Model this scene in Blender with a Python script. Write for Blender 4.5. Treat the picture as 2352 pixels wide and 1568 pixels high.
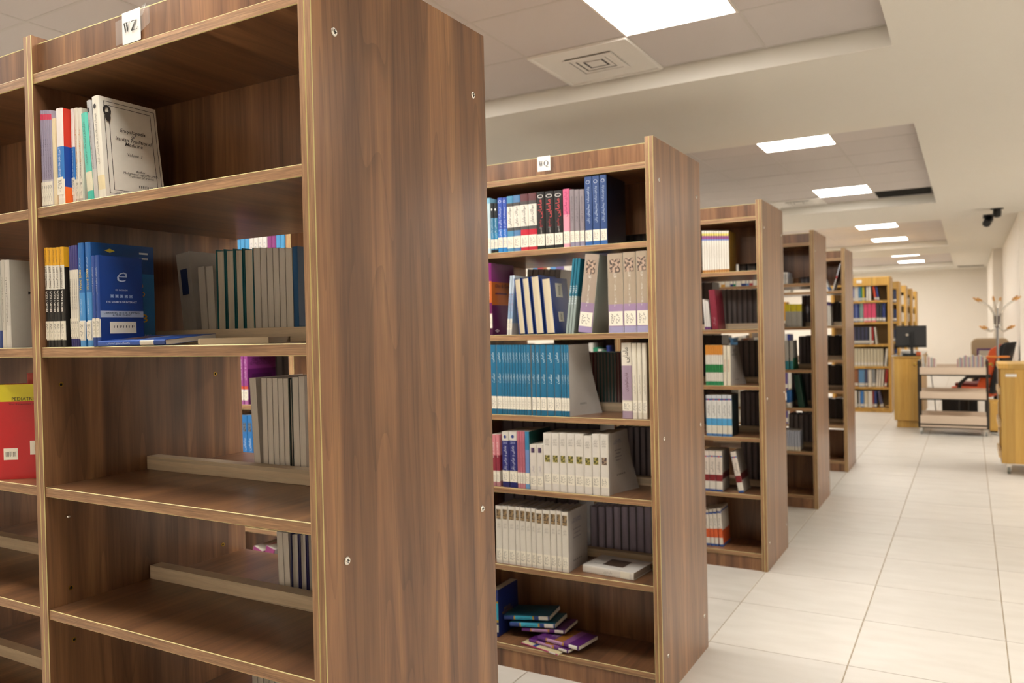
import bpy, math, random, unicodedata
from mathutils import Vector, Matrix
for o in list(bpy.data.objects): bpy.data.objects.remove(o)
S = bpy.context.scene; COL = S.collection
random.seed(7)
# ------------------------------------------------------------------ camera
F, YAW, PITCH, ROLL = 1834.66, 0.5202, -0.0129, -0.0222      # focal length in px of the 2352-wide frame
CAM = Vector((1.0507, 0.0, 1.4571))
_f = Vector((-math.sin(YAW)*math.cos(PITCH), math.cos(YAW)*math.cos(PITCH), math.sin(PITCH)))
_r = Vector((math.cos(YAW), math.sin(YAW), 0)); _u = _r.cross(_f)
_c, _s = math.cos(ROLL), math.sin(ROLL)
RT = _c*_r + _s*_u; UP = -_s*_r + _c*_u; FW = _f
cd = bpy.data.cameras.new('camera'); cam = bpy.data.objects.new('camera', cd); COL.objects.link(cam)
cam.matrix_world = Matrix(((RT.x, UP.x, -FW.x, CAM.x), (RT.y, UP.y, -FW.y, CAM.y), (RT.z, UP.z, -FW.z, CAM.z), (0, 0, 0, 1)))
cd.sensor_width = 36; cd.lens = F/2352*36; cd.clip_start = 0.05; cd.clip_end = 100
cd.dof.use_dof = True; cd.dof.focus_distance = 1.9; cd.dof.aperture_fstop = 4.4
S.camera = cam
# ------------------------------------------------------------------ world, exposure
w = bpy.data.worlds.new('world'); S.world = w; w.use_nodes = True
w.node_tree.nodes['Background'].inputs[0].default_value = (1, .96, .9, 1)
w.node_tree.nodes['Background'].inputs[1].default_value = 0.05
LAMP = 13.0
S.view_settings.view_transform = 'Standard'; S.view_settings.look = 'None'
S.view_settings.gamma = 1; S.view_settings.exposure = 1.25; S.view_settings.use_curve_mapping = False

# ------------------------------------------------------------------ pixel helpers (frame 2352 x 1568)
def proj(P):
    d = Vector(P)-CAM; z = d.dot(FW)
    return 1176+F*d.dot(RT)/z, 784-F*d.dot(UP)/z
def on(px, py, ax, v):
    d = RT*((px-1176)/F)+UP*((784-py)/F)+FW
    return CAM+d*((v-CAM[ax])/d[ax])
def solve(fn, target, lo, hi):
    for _ in range(50):
        m = (lo+hi)/2
        if (fn(m) < target) == (fn(hi) > fn(lo)): lo = m
        else: hi = m
    return (lo+hi)/2
def X_at(px, Y, z): return solve(lambda x: proj((x, Y, z))[0], px, -4.5, 2.0)
def Z_at(py, x, Y): return solve(lambda z: proj((x, Y, z))[1], py, -.5, 3.0)

# ------------------------------------------------------------------ materials
def lin(c):
    if isinstance(c, str):
        c = tuple(int(c[i:i+2], 16)/255 for i in (0, 2, 4))
    return tuple(x/12.92 if x <= .04045 else ((x+.055)/1.055)**2.4 for x in c)
_M = {}
def new_mat(name):
    m = bpy.data.materials.new(name); m.use_nodes = True
    n = m.node_tree.nodes; return m, n, m.node_tree.links, n['Principled BSDF']
def paint(hexc, rough=.5, metal=0, var=.06, scale=60, coat=0):
    k = ('p', hexc, rough, metal, var, coat)
    if k in _M: return _M[k]
    m, n, l, b = new_mat('paint_'+hexc)
    t = n.new('ShaderNodeTexNoise'); t.inputs['Scale'].default_value = scale; t.inputs['Detail'].default_value = 3
    g = n.new('ShaderNodeTexCoord'); l.new(g.outputs['Object'], t.inputs['Vector'])
    mx = n.new('ShaderNodeMix'); mx.data_type = 'RGBA'
    c = lin(hexc)
    mx.inputs[6].default_value = tuple(x*(1-var) for x in c)+(1,)
    mx.inputs[7].default_value = tuple(min(1, x*(1+var)) for x in c)+(1,)
    l.new(t.outputs['Fac'], mx.inputs[0]); l.new(mx.outputs[2], b.inputs['Base Color'])
    b.inputs['Roughness'].default_value = rough; b.inputs['Metallic'].default_value = metal
    b.inputs['Coat Weight'].default_value = coat
    _M[k] = m; return m
def emit(hexc, s):
    m, n, l, b = new_mat('glow_'+hexc)
    b.inputs['Base Color'].default_value = lin(hexc)+(1,)
    b.inputs['Emission Color'].default_value = lin(hexc)+(1,); b.inputs['Emission Strength'].default_value = s
    return m
def pages(hexc):
    k = ('pg', hexc)
    if k in _M: return _M[k]
    m, n, l, b = new_mat('pages_'+hexc)
    g = n.new('ShaderNodeTexCoord'); mp = n.new('ShaderNodeMapping'); mp.inputs['Scale'].default_value = (900, 6, 6)
    t = n.new('ShaderNodeTexNoise'); t.inputs['Scale'].default_value = 1; t.inputs['Detail'].default_value = 2
    l.new(g.outputs['Object'], mp.inputs[0]); l.new(mp.outputs[0], t.inputs['Vector'])
    mx = n.new('ShaderNodeMix'); mx.data_type = 'RGBA'; c = lin(hexc)
    mx.inputs[6].default_value = tuple(x*.78 for x in c)+(1,); mx.inputs[7].default_value = tuple(min(1, x*1.12) for x in c)+(1,)
    l.new(t.outputs['Fac'], mx.inputs[0]); l.new(mx.outputs[2], b.inputs['Base Color']); b.inputs['Roughness'].default_value = .8
    _M[k] = m; return m
def wood(name, across, along, cols, strip=7.0, fine=420.0, rough=.29, streak=.22, lines=.2):
    """procedural laminate: `across`/`along` weight world x,y,z into the two grain axes"""
    m, n, l, b = new_mat(name)
    g = n.new('ShaderNodeNewGeometry')
    def dot(v):
        d = n.new('ShaderNodeVectorMath'); d.operation = 'DOT_PRODUCT'; d.inputs[1].default_value = v
        l.new(g.outputs['Position'], d.inputs[0]); return d.outputs['Value']
    A, B = dot(across), dot(along)
    oi = n.new('ShaderNodeObjectInfo')
    off = n.new('ShaderNodeMath'); off.operation = 'MULTIPLY'; off.inputs[1].default_value = 37.0; l.new(oi.outputs['Random'], off.inputs[0])
    def coord(sa, sb):
        a = n.new('ShaderNodeMath'); a.operation = 'MULTIPLY'; a.inputs[1].default_value = sa; l.new(A, a.inputs[0])
        c = n.new('ShaderNodeMath'); c.operation = 'MULTIPLY'; c.inputs[1].default_value = sb; l.new(B, c.inputs[0])
        v = n.new('ShaderNodeCombineXYZ'); l.new(a.outputs[0], v.inputs[0]); l.new(c.outputs[0], v.inputs[1])
        l.new(off.outputs[0], v.inputs[2]); return v.outputs[0]
    t1 = n.new('ShaderNodeTexNoise'); t1.inputs['Scale'].default_value = 1; t1.inputs['Detail'].default_value = 4; t1.inputs['Roughness'].default_value = .62
    t1.inputs['Distortion'].default_value = .35
    l.new(coord(strip*2.4, strip*.11), t1.inputs['Vector'])
    r = n.new('ShaderNodeValToRGB'); e = r.color_ramp.elements
    e[0].position = .30; e[0].color = lin(cols[0])+(1,); e[1].position = .72; e[1].color = lin(cols[3])+(1,)
    x = e.new(.44); x.color = lin(cols[1])+(1,); x = e.new(.58); x.color = lin(cols[2])+(1,)
    l.new(t1.outputs['Fac'], r.inputs[0])
    # plank-like strips: cells across the grain
    vo = n.new('ShaderNodeTexVoronoi'); vo.voronoi_dimensions = '2D'; vo.inputs['Scale'].default_value = 1
    l.new(coord(strip*2.0, strip*.012), vo.inputs['Vector'])
    sp = n.new('ShaderNodeSeparateColor'); l.new(vo.outputs['Color'], sp.inputs[0])
    mr = n.new('ShaderNodeMapRange'); mr.inputs['To Min'].default_value = .78; mr.inputs['To Max'].default_value = 1.14
    l.new(sp.outputs[0], mr.inputs['Value'])
    mul = n.new('ShaderNodeVectorMath'); mul.operation = 'SCALE'; l.new(r.outputs[0], mul.inputs[0]); l.new(mr.outputs[0], mul.inputs['Scale'])
    t2 = n.new('ShaderNodeTexNoise'); t2.inputs['Scale'].default_value = 1; t2.inputs['Detail'].default_value = 3
    l.new(coord(fine, fine*.02), t2.inputs['Vector'])
    mr2 = n.new('ShaderNodeMapRange'); mr2.inputs['From Min'].default_value = .3; mr2.inputs['From Max'].default_value = .7
    mr2.inputs['To Min'].default_value = 1-streak*.5; mr2.inputs['To Max'].default_value = 1+streak*.35
    l.new(t2.outputs['Fac'], mr2.inputs['Value'])
    mul2 = n.new('ShaderNodeVectorMath'); mul2.operation = 'SCALE'; l.new(mul.outputs[0], mul2.inputs[0]); l.new(mr2.outputs[0], mul2.inputs['Scale'])
    # cathedral lines (contours of a stretched noise) and a few knots
    t3 = n.new('ShaderNodeTexNoise'); t3.inputs['Scale'].default_value = 1; t3.inputs['Detail'].default_value = 1
    l.new(coord(strip*1.1, strip*.075), t3.inputs['Vector'])
    q1 = n.new('ShaderNodeMath'); q1.operation = 'MULTIPLY'; q1.inputs[1].default_value = 13; l.new(t3.outputs['Fac'], q1.inputs[0])
    q2 = n.new('ShaderNodeMath'); q2.operation = 'FRACT'; l.new(q1.outputs[0], q2.inputs[0])
    q3 = n.new('ShaderNodeMapRange'); q3.inputs['From Min'].default_value = .0; q3.inputs['From Max'].default_value = .22; q3.inputs['To Min'].default_value = 1-lines; q3.inputs['To Max'].default_value = 1.03
    l.new(q2.outputs[0], q3.inputs['Value'])
    kn = n.new('ShaderNodeTexVoronoi'); kn.voronoi_dimensions = '3D'; kn.inputs['Scale'].default_value = 1; l.new(coord(strip*.55, strip*.16), kn.inputs['Vector'])
    q4 = n.new('ShaderNodeMapRange'); q4.inputs['From Min'].default_value = .02; q4.inputs['From Max'].default_value = .16; q4.inputs['To Min'].default_value = 1-lines*1.6; q4.inputs['To Max'].default_value = 1
    l.new(kn.outputs['Distance'], q4.inputs['Value'])
    q5 = n.new('ShaderNodeMath'); q5.operation = 'MULTIPLY'; l.new(q3.outputs[0], q5.inputs[0]); l.new(q4.outputs[0], q5.inputs[1])
    mul3 = n.new('ShaderNodeVectorMath'); mul3.operation = 'SCALE'; l.new(mul2.outputs[0], mul3.inputs[0]); l.new(q5.outputs[0], mul3.inputs['Scale'])
    l.new(mul3.outputs[0], b.inputs['Base Color'])
    b.inputs['Roughness'].default_value = rough
    bp = n.new('ShaderNodeBump'); bp.inputs['Strength'].default_value = .05; bp.inputs['Distance'].default_value = .001
    l.new(t2.outputs['Fac'], bp.inputs['Height']); l.new(bp.outputs[0], b.inputs['Normal'])
    return m
WAL = ('593d2b', '724f37', '865f41', '9f744e')
W_V = wood('walnut_upright', (1, 1, 0), (0, 0, 1), WAL)                 # grain up and down
W_S = wood('walnut_shelf', (1, 0, 0), (0, 1, 0), WAL)                   # grain front to back
EDG = ('856245', '946f4f', 'a27c59', 'b18b67')
E_V = wood('edge_upright', (1, 0, 0), (0, 0, 1), EDG, strip=60, fine=900, streak=.6, lines=.05, rough=.45)
E_H = wood('edge_level', (0, 0, 1), (1, 0, 0), EDG, strip=60, fine=900, streak=.6, lines=.05, rough=.45)
GLUE = paint('cdc184', .5)
RAIL = wood('beige_rail', (0, 0, 1), (1, 0, 0), ('cbb596', 'd0bb9d', 'd6c2a4', 'dbc8ab'), strip=30, fine=700, streak=.15, lines=.03, rough=.5)
OAK = ('ba8d3c', 'c4984a', 'cca254', 'd4ae62')
O_V = wood('oak_upright', (1, 1, 0), (0, 0, 1), OAK, strip=6, streak=.12, lines=.06, rough=.4)
O_H = wood('oak_level', (1, 0, 0), (0, 1, 0), OAK, strip=6, streak=.12, lines=.06, rough=.4)
CHROME = paint('d8d4cc', .22, 1.0, .03)
STEEL = paint('3d3833', .4, .7)
BRASS = paint('b08c3a', .3, 1.0)
BLACK = paint('121214', .5)
DARK = paint('0a0806', .9)
PAPER = paint('e9e6e0', .7, var=.02)
LABELP = paint('e3dccb', .7, var=.03)
INK = paint('25201e', .7)
WALLM = paint('f1e9de', .85, var=.015, scale=3)
CEILM = paint('e3dfd6', .9, var=.012, scale=2)
TILEM = paint('cdc6c3', .9, var=.025, scale=400)
BARM = paint('dfd8d0', .6, var=.02); GRIDM = paint('c6c0bb', .7, var=.02)

# ------------------------------------------------------------------ mesh helpers
class MB:
    def __init__(s): s.v = []; s.f = []; s.m = []; s.mats = []
    def mi(s, m):
        if m not in s.mats: s.mats.append(m)
        return s.mats.index(m)
    def face(s, pts, m):
        i = len(s.v); s.v += [tuple(p) for p in pts]; s.f.append(tuple(range(i, i+len(pts)))); s.m.append(s.mi(m))
    def idx(s, verts, faces, m):
        i = len(s.v); s.v += [tuple(p) for p in verts]
        for f in faces: s.f.append(tuple(i+k for k in f)); s.m.append(s.mi(m))
    def box(s, x0, x1, y0, y1, z0, z1, m):
        v = [(x, y, z) for z in (z0, z1) for y in (y0, y1) for x in (x0, x1)]
        s.idx(v, [(0, 2, 3, 1), (4, 5, 7, 6), (0, 1, 5, 4), (2, 6, 7, 3), (0, 4, 6, 2), (1, 3, 7, 5)], m); return s
    def obox(s, c, ax, ay, az, m):
        c = Vector(c); ax, ay, az = Vector(ax)/2, Vector(ay)/2, Vector(az)/2
        v = [c+ax*i+ay*j+az*k for k in (-1, 1) for j in (-1, 1) for i in (-1, 1)]
        s.idx(v, [(0, 2, 3, 1), (4, 5, 7, 6), (0, 1, 5, 4), (2, 6, 7, 3), (0, 4, 6, 2), (1, 3, 7, 5)], m); return s
    def extrude(s, prof, axis, a0, a1, mats, cap):
        """profile of 2-D points run along axis; mats per profile edge"""
        def P(q, a): return {'x': (a, q[0], q[1]), 'y': (q[0], a, q[1]), 'z': (q[0], q[1], a)}[axis]
        n = len(prof)
        for i in range(n):
            j = (i+1) % n; s.face([P(prof[i], a0), P(prof[j], a0), P(prof[j], a1), P(prof[i], a1)], mats[i])
        s.face([P(q, a0) for q in reversed(prof)], cap); s.face([P(q, a1) for q in prof], cap); return s
    def tube(s, pts, r, m, n=10, caps=True):
        pts = [Vector(p) for p in pts]; rs = r if isinstance(r, (list, tuple)) else [r]*len(pts)
        rings = []; up = Vector((0, 0, 1))
        for i, p in enumerate(pts):
            t = (pts[min(i+1, len(pts)-1)]-pts[max(i-1, 0)]).normalized()
            a = t.cross(up); a = t.cross(Vector((1, 0, 0))) if a.length < .05 else a
            a.normalize(); b = t.cross(a)
            rings.append([p+(a*math.cos(2*math.pi*k/n)+b*math.sin(2*math.pi*k/n))*rs[i] for k in range(n)])
        v = [q for g in rings for q in g]; f = []
        for i in range(len(rings)-1):
            for k in range(n):
                f.append((i*n+k, i*n+(k+1) % n, (i+1)*n+(k+1) % n, (i+1)*n+k))
        if caps: f += [tuple(range(n-1, -1, -1)), tuple((len(rings)-1)*n+k for k in range(n))]
        s.idx(v, f, m); return s
    def lathe(s, prof, c, axis, m, n=20):
        """prof: (radius, height) pairs turned about axis through c"""
        c = Vector(c); axis = Vector(axis).normalized()
        a = axis.orthogonal().normalized(); b = axis.cross(a); v = []; f = []
        for r, h in prof:
            for k in range(n): v.append(c+axis*h+(a*math.cos(2*math.pi*k/n)+b*math.sin(2*math.pi*k/n))*r)
        for i in range(len(prof)-1):
            for k in range(n): f.append((i*n+k, i*n+(k+1) % n, (i+1)*n+(k+1) % n, (i+1)*n+k))
        f += [tuple(range(n-1, -1, -1)), tuple((len(prof)-1)*n+k for k in range(n))]
        s.idx(v, f, m); return s
    def mesh(s, name):
        me = bpy.data.meshes.new(name); me.from_pydata(s.v, [], s.f)
        for m in s.mats: me.materials.append(m)
        me.polygons.foreach_set('material_index', s.m); me.validate(); me.update()
        import bmesh as _b
        bm = _b.new(); bm.from_mesh(me); _b.ops.remove_doubles(bm, verts=bm.verts, dist=1e-6)
        _b.ops.recalc_face_normals(bm, faces=bm.faces); bm.to_mesh(me); bm.free(); return me
def link(name, me, parent=None, loc=(0, 0, 0), smooth=False, bevel=0):
    o = bpy.data.objects.new(name, me); COL.objects.link(o); o.parent = parent; o.location = loc
    if smooth:
        for p in me.polygons: p.use_smooth = True
        me.set_sharp_from_angle(angle=math.radians(40))
    if bevel:
        b = o.modifiers.new('bevel', 'BEVEL'); b.width = bevel; b.segments = 2; b.limit_method = 'ANGLE'
    return o
def build(mb, name, parent=None, **k): return link(name, mb.mesh(name), parent, **k)
def bx(name, parent, x0, x1, y0, y1, z0, z1, m, **k): return build(MB().box(x0, x1, y0, y1, z0, z1, m), name, parent, **k)
def thing(name, label, cat, loc=(0, 0, 0), rot=(0, 0, 0), group=None):
    o = bpy.data.objects.new(name, None); COL.objects.link(o); o.location = loc; o.rotation_euler = rot
    o.empty_display_size = .05
    return tag(o, label, cat, group)
def tag(o, label, cat, group=None):
    o['label'] = label; o['category'] = cat
    if group: o['group'] = group
    return o
def struct(o): o['kind'] = 'structure'; return o
def copy_tree(o, parent=None):
    c = o.copy(); COL.objects.link(c); c.parent = parent
    for ch in list(o.children): copy_tree(ch, c)
    return c

# ------------------------------------------------------------------ lettering
_AR = {}
for _k in list(range(0xFB50, 0xFE00))+list(range(0xFE70, 0xFEFD)):
    _d = unicodedata.decomposition(chr(_k)).split()
    if len(_d) == 2 and _d[0] in ('<initial>', '<medial>', '<final>', '<isolated>'):
        _AR.setdefault(chr(int(_d[1], 16)), {})[_d[0][1:4]] = chr(_k)
def shape_fa(s):
    if not any(c in _AR for c in s): return s
    out = []
    for line in s.split('\n'):
        r = []
        for i, ch in enumerate(line):
            m = _AR.get(ch)
            if not m: r.append(ch); continue
            prev = i > 0 and 'ini' in _AR.get(line[i-1], {})
            nxt = 'ini' in m and i+1 < len(line) and line[i+1] in _AR
            r.append(m.get('med' if prev and nxt else 'fin' if prev else 'ini' if nxt else 'iso', ch))
        out.append(''.join(reversed(r)))
    return '\n'.join(out)
_T = {}
def text_mesh(s, mat, bold=0, shear=0):
    bold = bold*.22 if bold > 0 else bold
    k = (s, mat.name, bold, shear)
    if k in _T: return _T[k]
    cu = bpy.data.curves.new('lettering', 'FONT'); cu.body = shape_fa(s); cu.resolution_u = 2; cu.align_x = 'CENTER'
    cu.offset = bold; cu.shear = shear; cu.space_line = .85
    o = bpy.data.objects.new('tmp', cu); COL.objects.link(o)
    me = bpy.data.meshes.new_from_object(o.evaluated_get(bpy.context.evaluated_depsgraph_get()))
    bpy.data.objects.remove(o); bpy.data.curves.remove(cu)
    xs = [v.co.x for v in me.vertices]; ys = [v.co.y for v in me.vertices]
    cx, cy, wx, wy = (min(xs)+max(xs))/2, (min(ys)+max(ys))/2, max(xs)-min(xs), max(ys)-min(ys)
    for v in me.vertices: v.co = ((v.co.x-cx)/wx, (v.co.y-cy)/wy, 0)
    me.materials.clear(); me.materials.append(mat); me.name = 'lettering'
    _T[k] = (me, wx/wy); return _T[k]
def letters(parent, s, mat, c, right, up, wmax, hmax, bold=0, shear=0, keep=True, name='lettering'):
    me, asp = text_mesh(s, mat, bold, shear)
    wd, ht = wmax, hmax
    if keep:
        if wd/ht > asp*1.25: wd = ht*asp*1.25
        elif wd/ht < asp*.75: ht = wd/(asp*.75)
    r, u = Vector(right).normalized(), Vector(up).normalized(); nrm = r.cross(u)
    o = link(name, me, parent)
    o.matrix_local = Matrix(((r.x*wd, u.x*ht, nrm.x, c[0]), (r.y*wd, u.y*ht, nrm.y, c[1]), (r.z*wd, u.z*ht, nrm.z, c[2]), (0, 0, 0, 1)))
    return o
X, Y, Z = Vector((1, 0, 0)), Vector((0, 1, 0)), Vector((0, 0, 1))

# ------------------------------------------------------------------ room
ZT, ZS = 3.02, 2.91                                       # tile ceiling, plaster soffit
RX0, RX1, RY0, RY1 = -7.6, 5.2, -1.6, 25.4
floor_m, n, l, b = new_mat('floor_tile')
g = n.new('ShaderNodeNewGeometry'); oi = n.new('ShaderNodeObjectInfo')
mp = n.new('ShaderNodeMapping'); mp.inputs['Scale'].default_value = (2.2, 7, 1); l.new(g.outputs['Position'], mp.inputs[0])
t = n.new('ShaderNodeTexNoise'); t.inputs['Scale'].default_value = 1.6; t.inputs['Detail'].default_value = 6; l.new(mp.outputs[0], t.inputs['Vector'])
r = n.new('ShaderNodeValToRGB'); e = r.color_ramp.elements
e[0].position = .3; e[0].color = lin('c9c3ba')+(1,); e[1].position = .75; e[1].color = lin('d3cec6')+(1,)
l.new(t.outputs['Fac'], r.inputs[0])
mr = n.new('ShaderNodeMapRange'); mr.inputs['To Min'].default_value = .95; mr.inputs['To Max'].default_value = 1.03; l.new(oi.outputs['Random'], mr.inputs[0])
ml = n.new('ShaderNodeVectorMath'); ml.operation = 'SCALE'; l.new(r.outputs[0], ml.inputs[0]); l.new(mr.outputs[0], ml.inputs['Scale'])
l.new(ml.outputs[0], b.inputs['Base Color']); b.inputs['Roughness'].default_value = .42
GROUT = paint('a09078', .9, var=.2, scale=5)
floor = struct(bx('floor', None, RX0, RX1, RY0, RY1, -.06, -.003, GROUT))
FP, FX, FY = .5958, .5814, 3.6371
def tile_mb(mb, x0, y0, j=.0022):
    x1, y1 = x0+FP-j, y0+FP-j; x0 += j; y0 += j; c = .0015
    mb.extrude([(x0, -.01), (x0, -c), (x0+c, 0), (x1-c, 0), (x1, -c), (x1, -.01)], 'y', y0, y1, [floor_m]*6, floor_m)
tm = MB(); tile_mb(tm, 0, 0); tile_me = tm.mesh('floor_tile')
far = MB()
i0, i1 = int((RX0-FX)//FP)+1, int((RX1-FX)//FP)
for i in range(i0, i1):
    for jx in range(int((RY0-FY)//FP)+1, int((RY1-FY)//FP)):
        x0, y0 = FX+i*FP, FY+jx*FP
        if -5 <= i <= 2 and -4 <= jx <= 22: link('floor_tile', tile_me, floor, (x0, y0, 0))
        else: tile_mb(far, x0, y0)
o = build(far, 'distant_floor_tiles', floor); o['kind'] = 'stuff'
# walls
struct(bx('wall_far', None, RX0, RX1, RY1, RY1+.15, 0, 3.3, WALLM))
struct(bx('wall_left', None, RX0-.15, RX0, RY0, RY1, 0, 3.3, WALLM))
struct(bx('wall_right', None, RX1, RX1+.15, RY0, 12.76, 0, 3.3, WALLM))
struct(bx('wall_near', None, RX0, RX1, RY0-.15, RY0, 0, 3.3, WALLM))
struct(bx('wall_recess', None, 1.645, RX1+.15, 12.76, 18.9, 0, 3.3, WALLM))
struct(bx('wall_pier', None, 1.48, RX1+.15, 18.9, RY1, 0, 3.3, WALLM))
# ceiling: plaster soffit with tiled coffers
PIT = 6.4; CX1 = .719; CX0 = -6.6
coff = [(4.66-4.5+PIT*k, 4.66+PIT*k) for k in range(0, 4)]
ceiling = struct(bx('ceiling', None, RX0, RX1, RY0, RY1, 3.2, 3.3, CEILM))
ys = [RY0]+[v for c in coff for v in c]+[RY1]
ys = [max(v, RY0) for v in ys]
for k in range(0, len(ys), 2):
    if ys[k+1]-ys[k] > .02: bx('plaster_soffit', ceiling, RX0, RX1, ys[k], ys[k+1], ZS, 3.2, CEILM)
RC0, RC1 = 2.7, 4.8
for c0, c1 in coff:
    c0 = max(c0, RY0)
    bx('plaster_soffit', ceiling, CX1, RC0, c0, c1, ZS, 3.2, CEILM)
    bx('plaster_soffit', ceiling, RX0, CX0, c0, c1, ZS, 3.2, CEILM)
    bx('plaster_soffit', ceiling, RC1, RX1, c0, c1, ZS, 3.2, CEILM)
ct = MB().box(.004, .596, .004, .596, 0, .012, TILEM).mesh('ceiling_tile')
far = MB(); LX = .076
LAMPM = emit('fdf9f1', LAMP)
lamp_frame = MB()
for a in ((0, .6, 0, .012), (0, .6, .588, .6), (0, .012, .012, .588), (.588, .6, .012, .588)):
    lamp_frame.box(a[0], a[1], a[2], a[3], -.006, .02, BARM)
lamp_frame = lamp_frame.mesh('frame'); lamp_diff = MB().box(.012, .588, .012, .588, -.002, .02, LAMPM).mesh('diffuser')
def lamp(x0, y0, label):
    t = thing('ceiling_light', label, 'ceiling light', (x0, y0, ZT), group='square ceiling lights')
    link('frame', lamp_frame, t); link('diffuser', lamp_diff, t)
    s_ = MB().box(.02, .58, .02, .58, .02, .18, BARM); build(s_, 'housing', t)
def vent(x0, y0, label):
    t = thing('ceiling_vent', label, 'vent', (x0, y0, ZT))
    build(MB().box(.006, .594, .006, .594, -.004, .015, PAPER), 'plate', t)
    build(MB().box(.16, .44, .16, .44, -.0055, -.004, STEEL), 'duct', t)
    for i_, a in enumerate((.15, .182, .214)):
        bq = .6-a; f = MB(); wd_ = .022 if i_ else .026; zz = -.016+.003*i_
        for (xa, xb, ya2, yb) in ((a, bq, a, a+wd_), (a, bq, bq-wd_, bq), (a, a+wd_, a+wd_, bq-wd_), (bq-wd_, bq, a+wd_, bq-wd_)): f.box(xa, xb, ya2, yb, zz, zz+.004, PAPER)
        build(f, 'louvre', t)
    fr = MB()
    for (xa, xb, ya2, yb) in ((.0, .6, .0, .014), (.0, .6, .586, .6), (.0, .014, .014, .586), (.586, .6, .014, .586)): fr.box(xa, xb, ya2, yb, -.016, -.002, PAPER)
    build(fr, 'rim', t)
    build(MB().box(.252, .348, .252, .348, -.009, -.006, PAPER), 'centre_plate', t)
for ci, (c0, c1) in enumerate(coff, 1):
    yl = [c1-.02-.6*k for k in range(8)]                 # tile rows, from the far side of the coffer
    cols = [LX-.6*k for k in range(-1, 12)]
    for ri in range(8):
        ya = yl[ri]-.6
        for k in range(-1, 11):
            xa = LX-.6-.6*k
            if ya+.6 < RY0: continue
            isl = ri in ((1, 4, 6) if ci == 1 else (1, 6) if ci == 2 else (1, 5)) and k in ((0, 3, 6) if ci == 1 else (0, 6) if ci == 2 else (0, 3, 6, 9))  # columns off the aisle are unseen panels, added mostly as fill light
            if isl:
                if ya < RY0: continue
                if k == 0 and ci > 0:
                    lb_ = 'glowing square LED panel %s in the recess over WQ' % {1: 'next to the air vent', 4: 'added unseen midway along', 6: 'far from the air vent'}.get(ri, '')  # midway panel is unseen, added to brighten the WQ fronts
                    if ci == 2: lb_ = 'glowing square LED panel in the recess with the dark grille, ' + ('next to the grille' if ri == 1 else 'away from the grille')
                    if ci == 3: lb_ = 'glowing square LED panel in the recess beyond the dark grille, ' + ('far end' if ri == 1 else 'near end')
                    if ci == 4: lb_ = 'glowing square LED panel in the recess nearest the far wall, ' + ('far end' if ri == 1 else 'near end')
                else: lb_ = 'unseen LED panel lending fill light over the bookcase rows, away from the aisle'
                lamp(xa, ya, lb_); continue
            if ri == 0 and k == 1 and ci in (1, 2):
                vent(xa, ya, 'white square air vent in the ceiling recess %s' % ('above the WQ bookcase' if ci == 1 else 'with the dark grille')); continue
            if ri == 0 and k == -1 and ci == 2: continue
            if ri == 0 and k == 0 and ci == 2: pass
            if k == -1:                                  # border strip cut to the coffer edge
                (far if ci == 0 else MB()).box(xa+.004, CX1, ya+.004, ya+.596, ZT, ZT+.012, TILEM) if ci == 0 else build(MB().box(.004, CX1-xa, .004, .596, 0, .012, TILEM), 'ceiling_tile', ceiling, loc=(xa, ya, ZT))
            elif ci >= 1 and k <= 5: link('ceiling_tile', ct, ceiling, (xa, ya, ZT))
            else: far.box(xa+.004, xa+.596, ya+.004, ya+.596, ZT, ZT+.012, TILEM)
    for xa in cols[1:] : bx('ceiling_grid_bar', ceiling, xa-.008, xa+.008, max(c0, RY0), c1, ZT-.002, ZT+.02, GRIDM)
    for ya in yl:
        if c0 < ya < c1 and ya > RY0: bx('ceiling_grid_bar', ceiling, CX0, CX1, ya-.008, ya+.008, ZT-.0015, ZT+.02, GRIDM)
    # tiles, and unseen lamps added to brighten end panels, over the right part
    far.box(RC0, RC1, max(c0, RY0), c1, ZT+.02, ZT+.03, TILEM)
    for yy, xx in [(c1-q_, x_) for q_ in (1.22, 2.62) for x_ in (2.85, 4.05)]:
        if yy > RY0 and yy < 12: lamp(xx, yy, 'unseen LED panel added over the open side to brighten the end panels')
o = build(far, 'distant_ceiling_tiles', ceiling); o['kind'] = 'stuff'
# dark slot grille at the end of the second coffer
c1 = coff[1][1]
t = thing('ceiling_grille', 'dark slatted air grille set into the ceiling tiles', 'grille', (LX, c1-.62, ZT))
build(MB().box(.01, .59, .02, .6, .03, .04, DARK), 'backing', t)
for k in range(9): build(MB().box(.01, .59, .04+k*.06, .055+k*.06, .0, .03, BLACK), 'slat', t)
t = thing('slot_vent', 'narrow grey slot vent in the far plaster ceiling', 'vent', (1.1, 24.3, ZS))
build(MB().box(-.3, .3, -.12, .12, -.012, 0, paint('8c857a', .6)), 'frame', t)
for k in range(4): build(MB().box(-.28, .28, -.1+k*.055, -.08+k*.055, -.016, -.012, paint('6a645b', .6)), 'slat', t)
# security camera
t = thing('security_camera', 'small black security camera fixed under the plaster ceiling', 'security camera', (1.383, 12.19, ZS))
build(MB().lathe([(.075, 0), (.075, -.008), (.05, -.012)], (0, 0, 0), Z, BLACK), 'mount_plate', t)
build(MB().lathe([(.045, -.01), (.05, -.05), (.045, -.1), (.02, -.115)], (.0, 0, 0), Z, BLACK), 'swivel', t, smooth=True)
build(MB().lathe([(.045, -.06), (.048, -.05), (.048, .09), (.03, .1)], (-.1, -.02, -.15), (-.25, -.8, -.5), BLACK), 'body', t, smooth=True)
build(MB().obox((-.1, -.03, -.095), (.12, 0, 0), (0, .17, -.03), (0, .001, .006), BLACK), 'hood', t)
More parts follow.
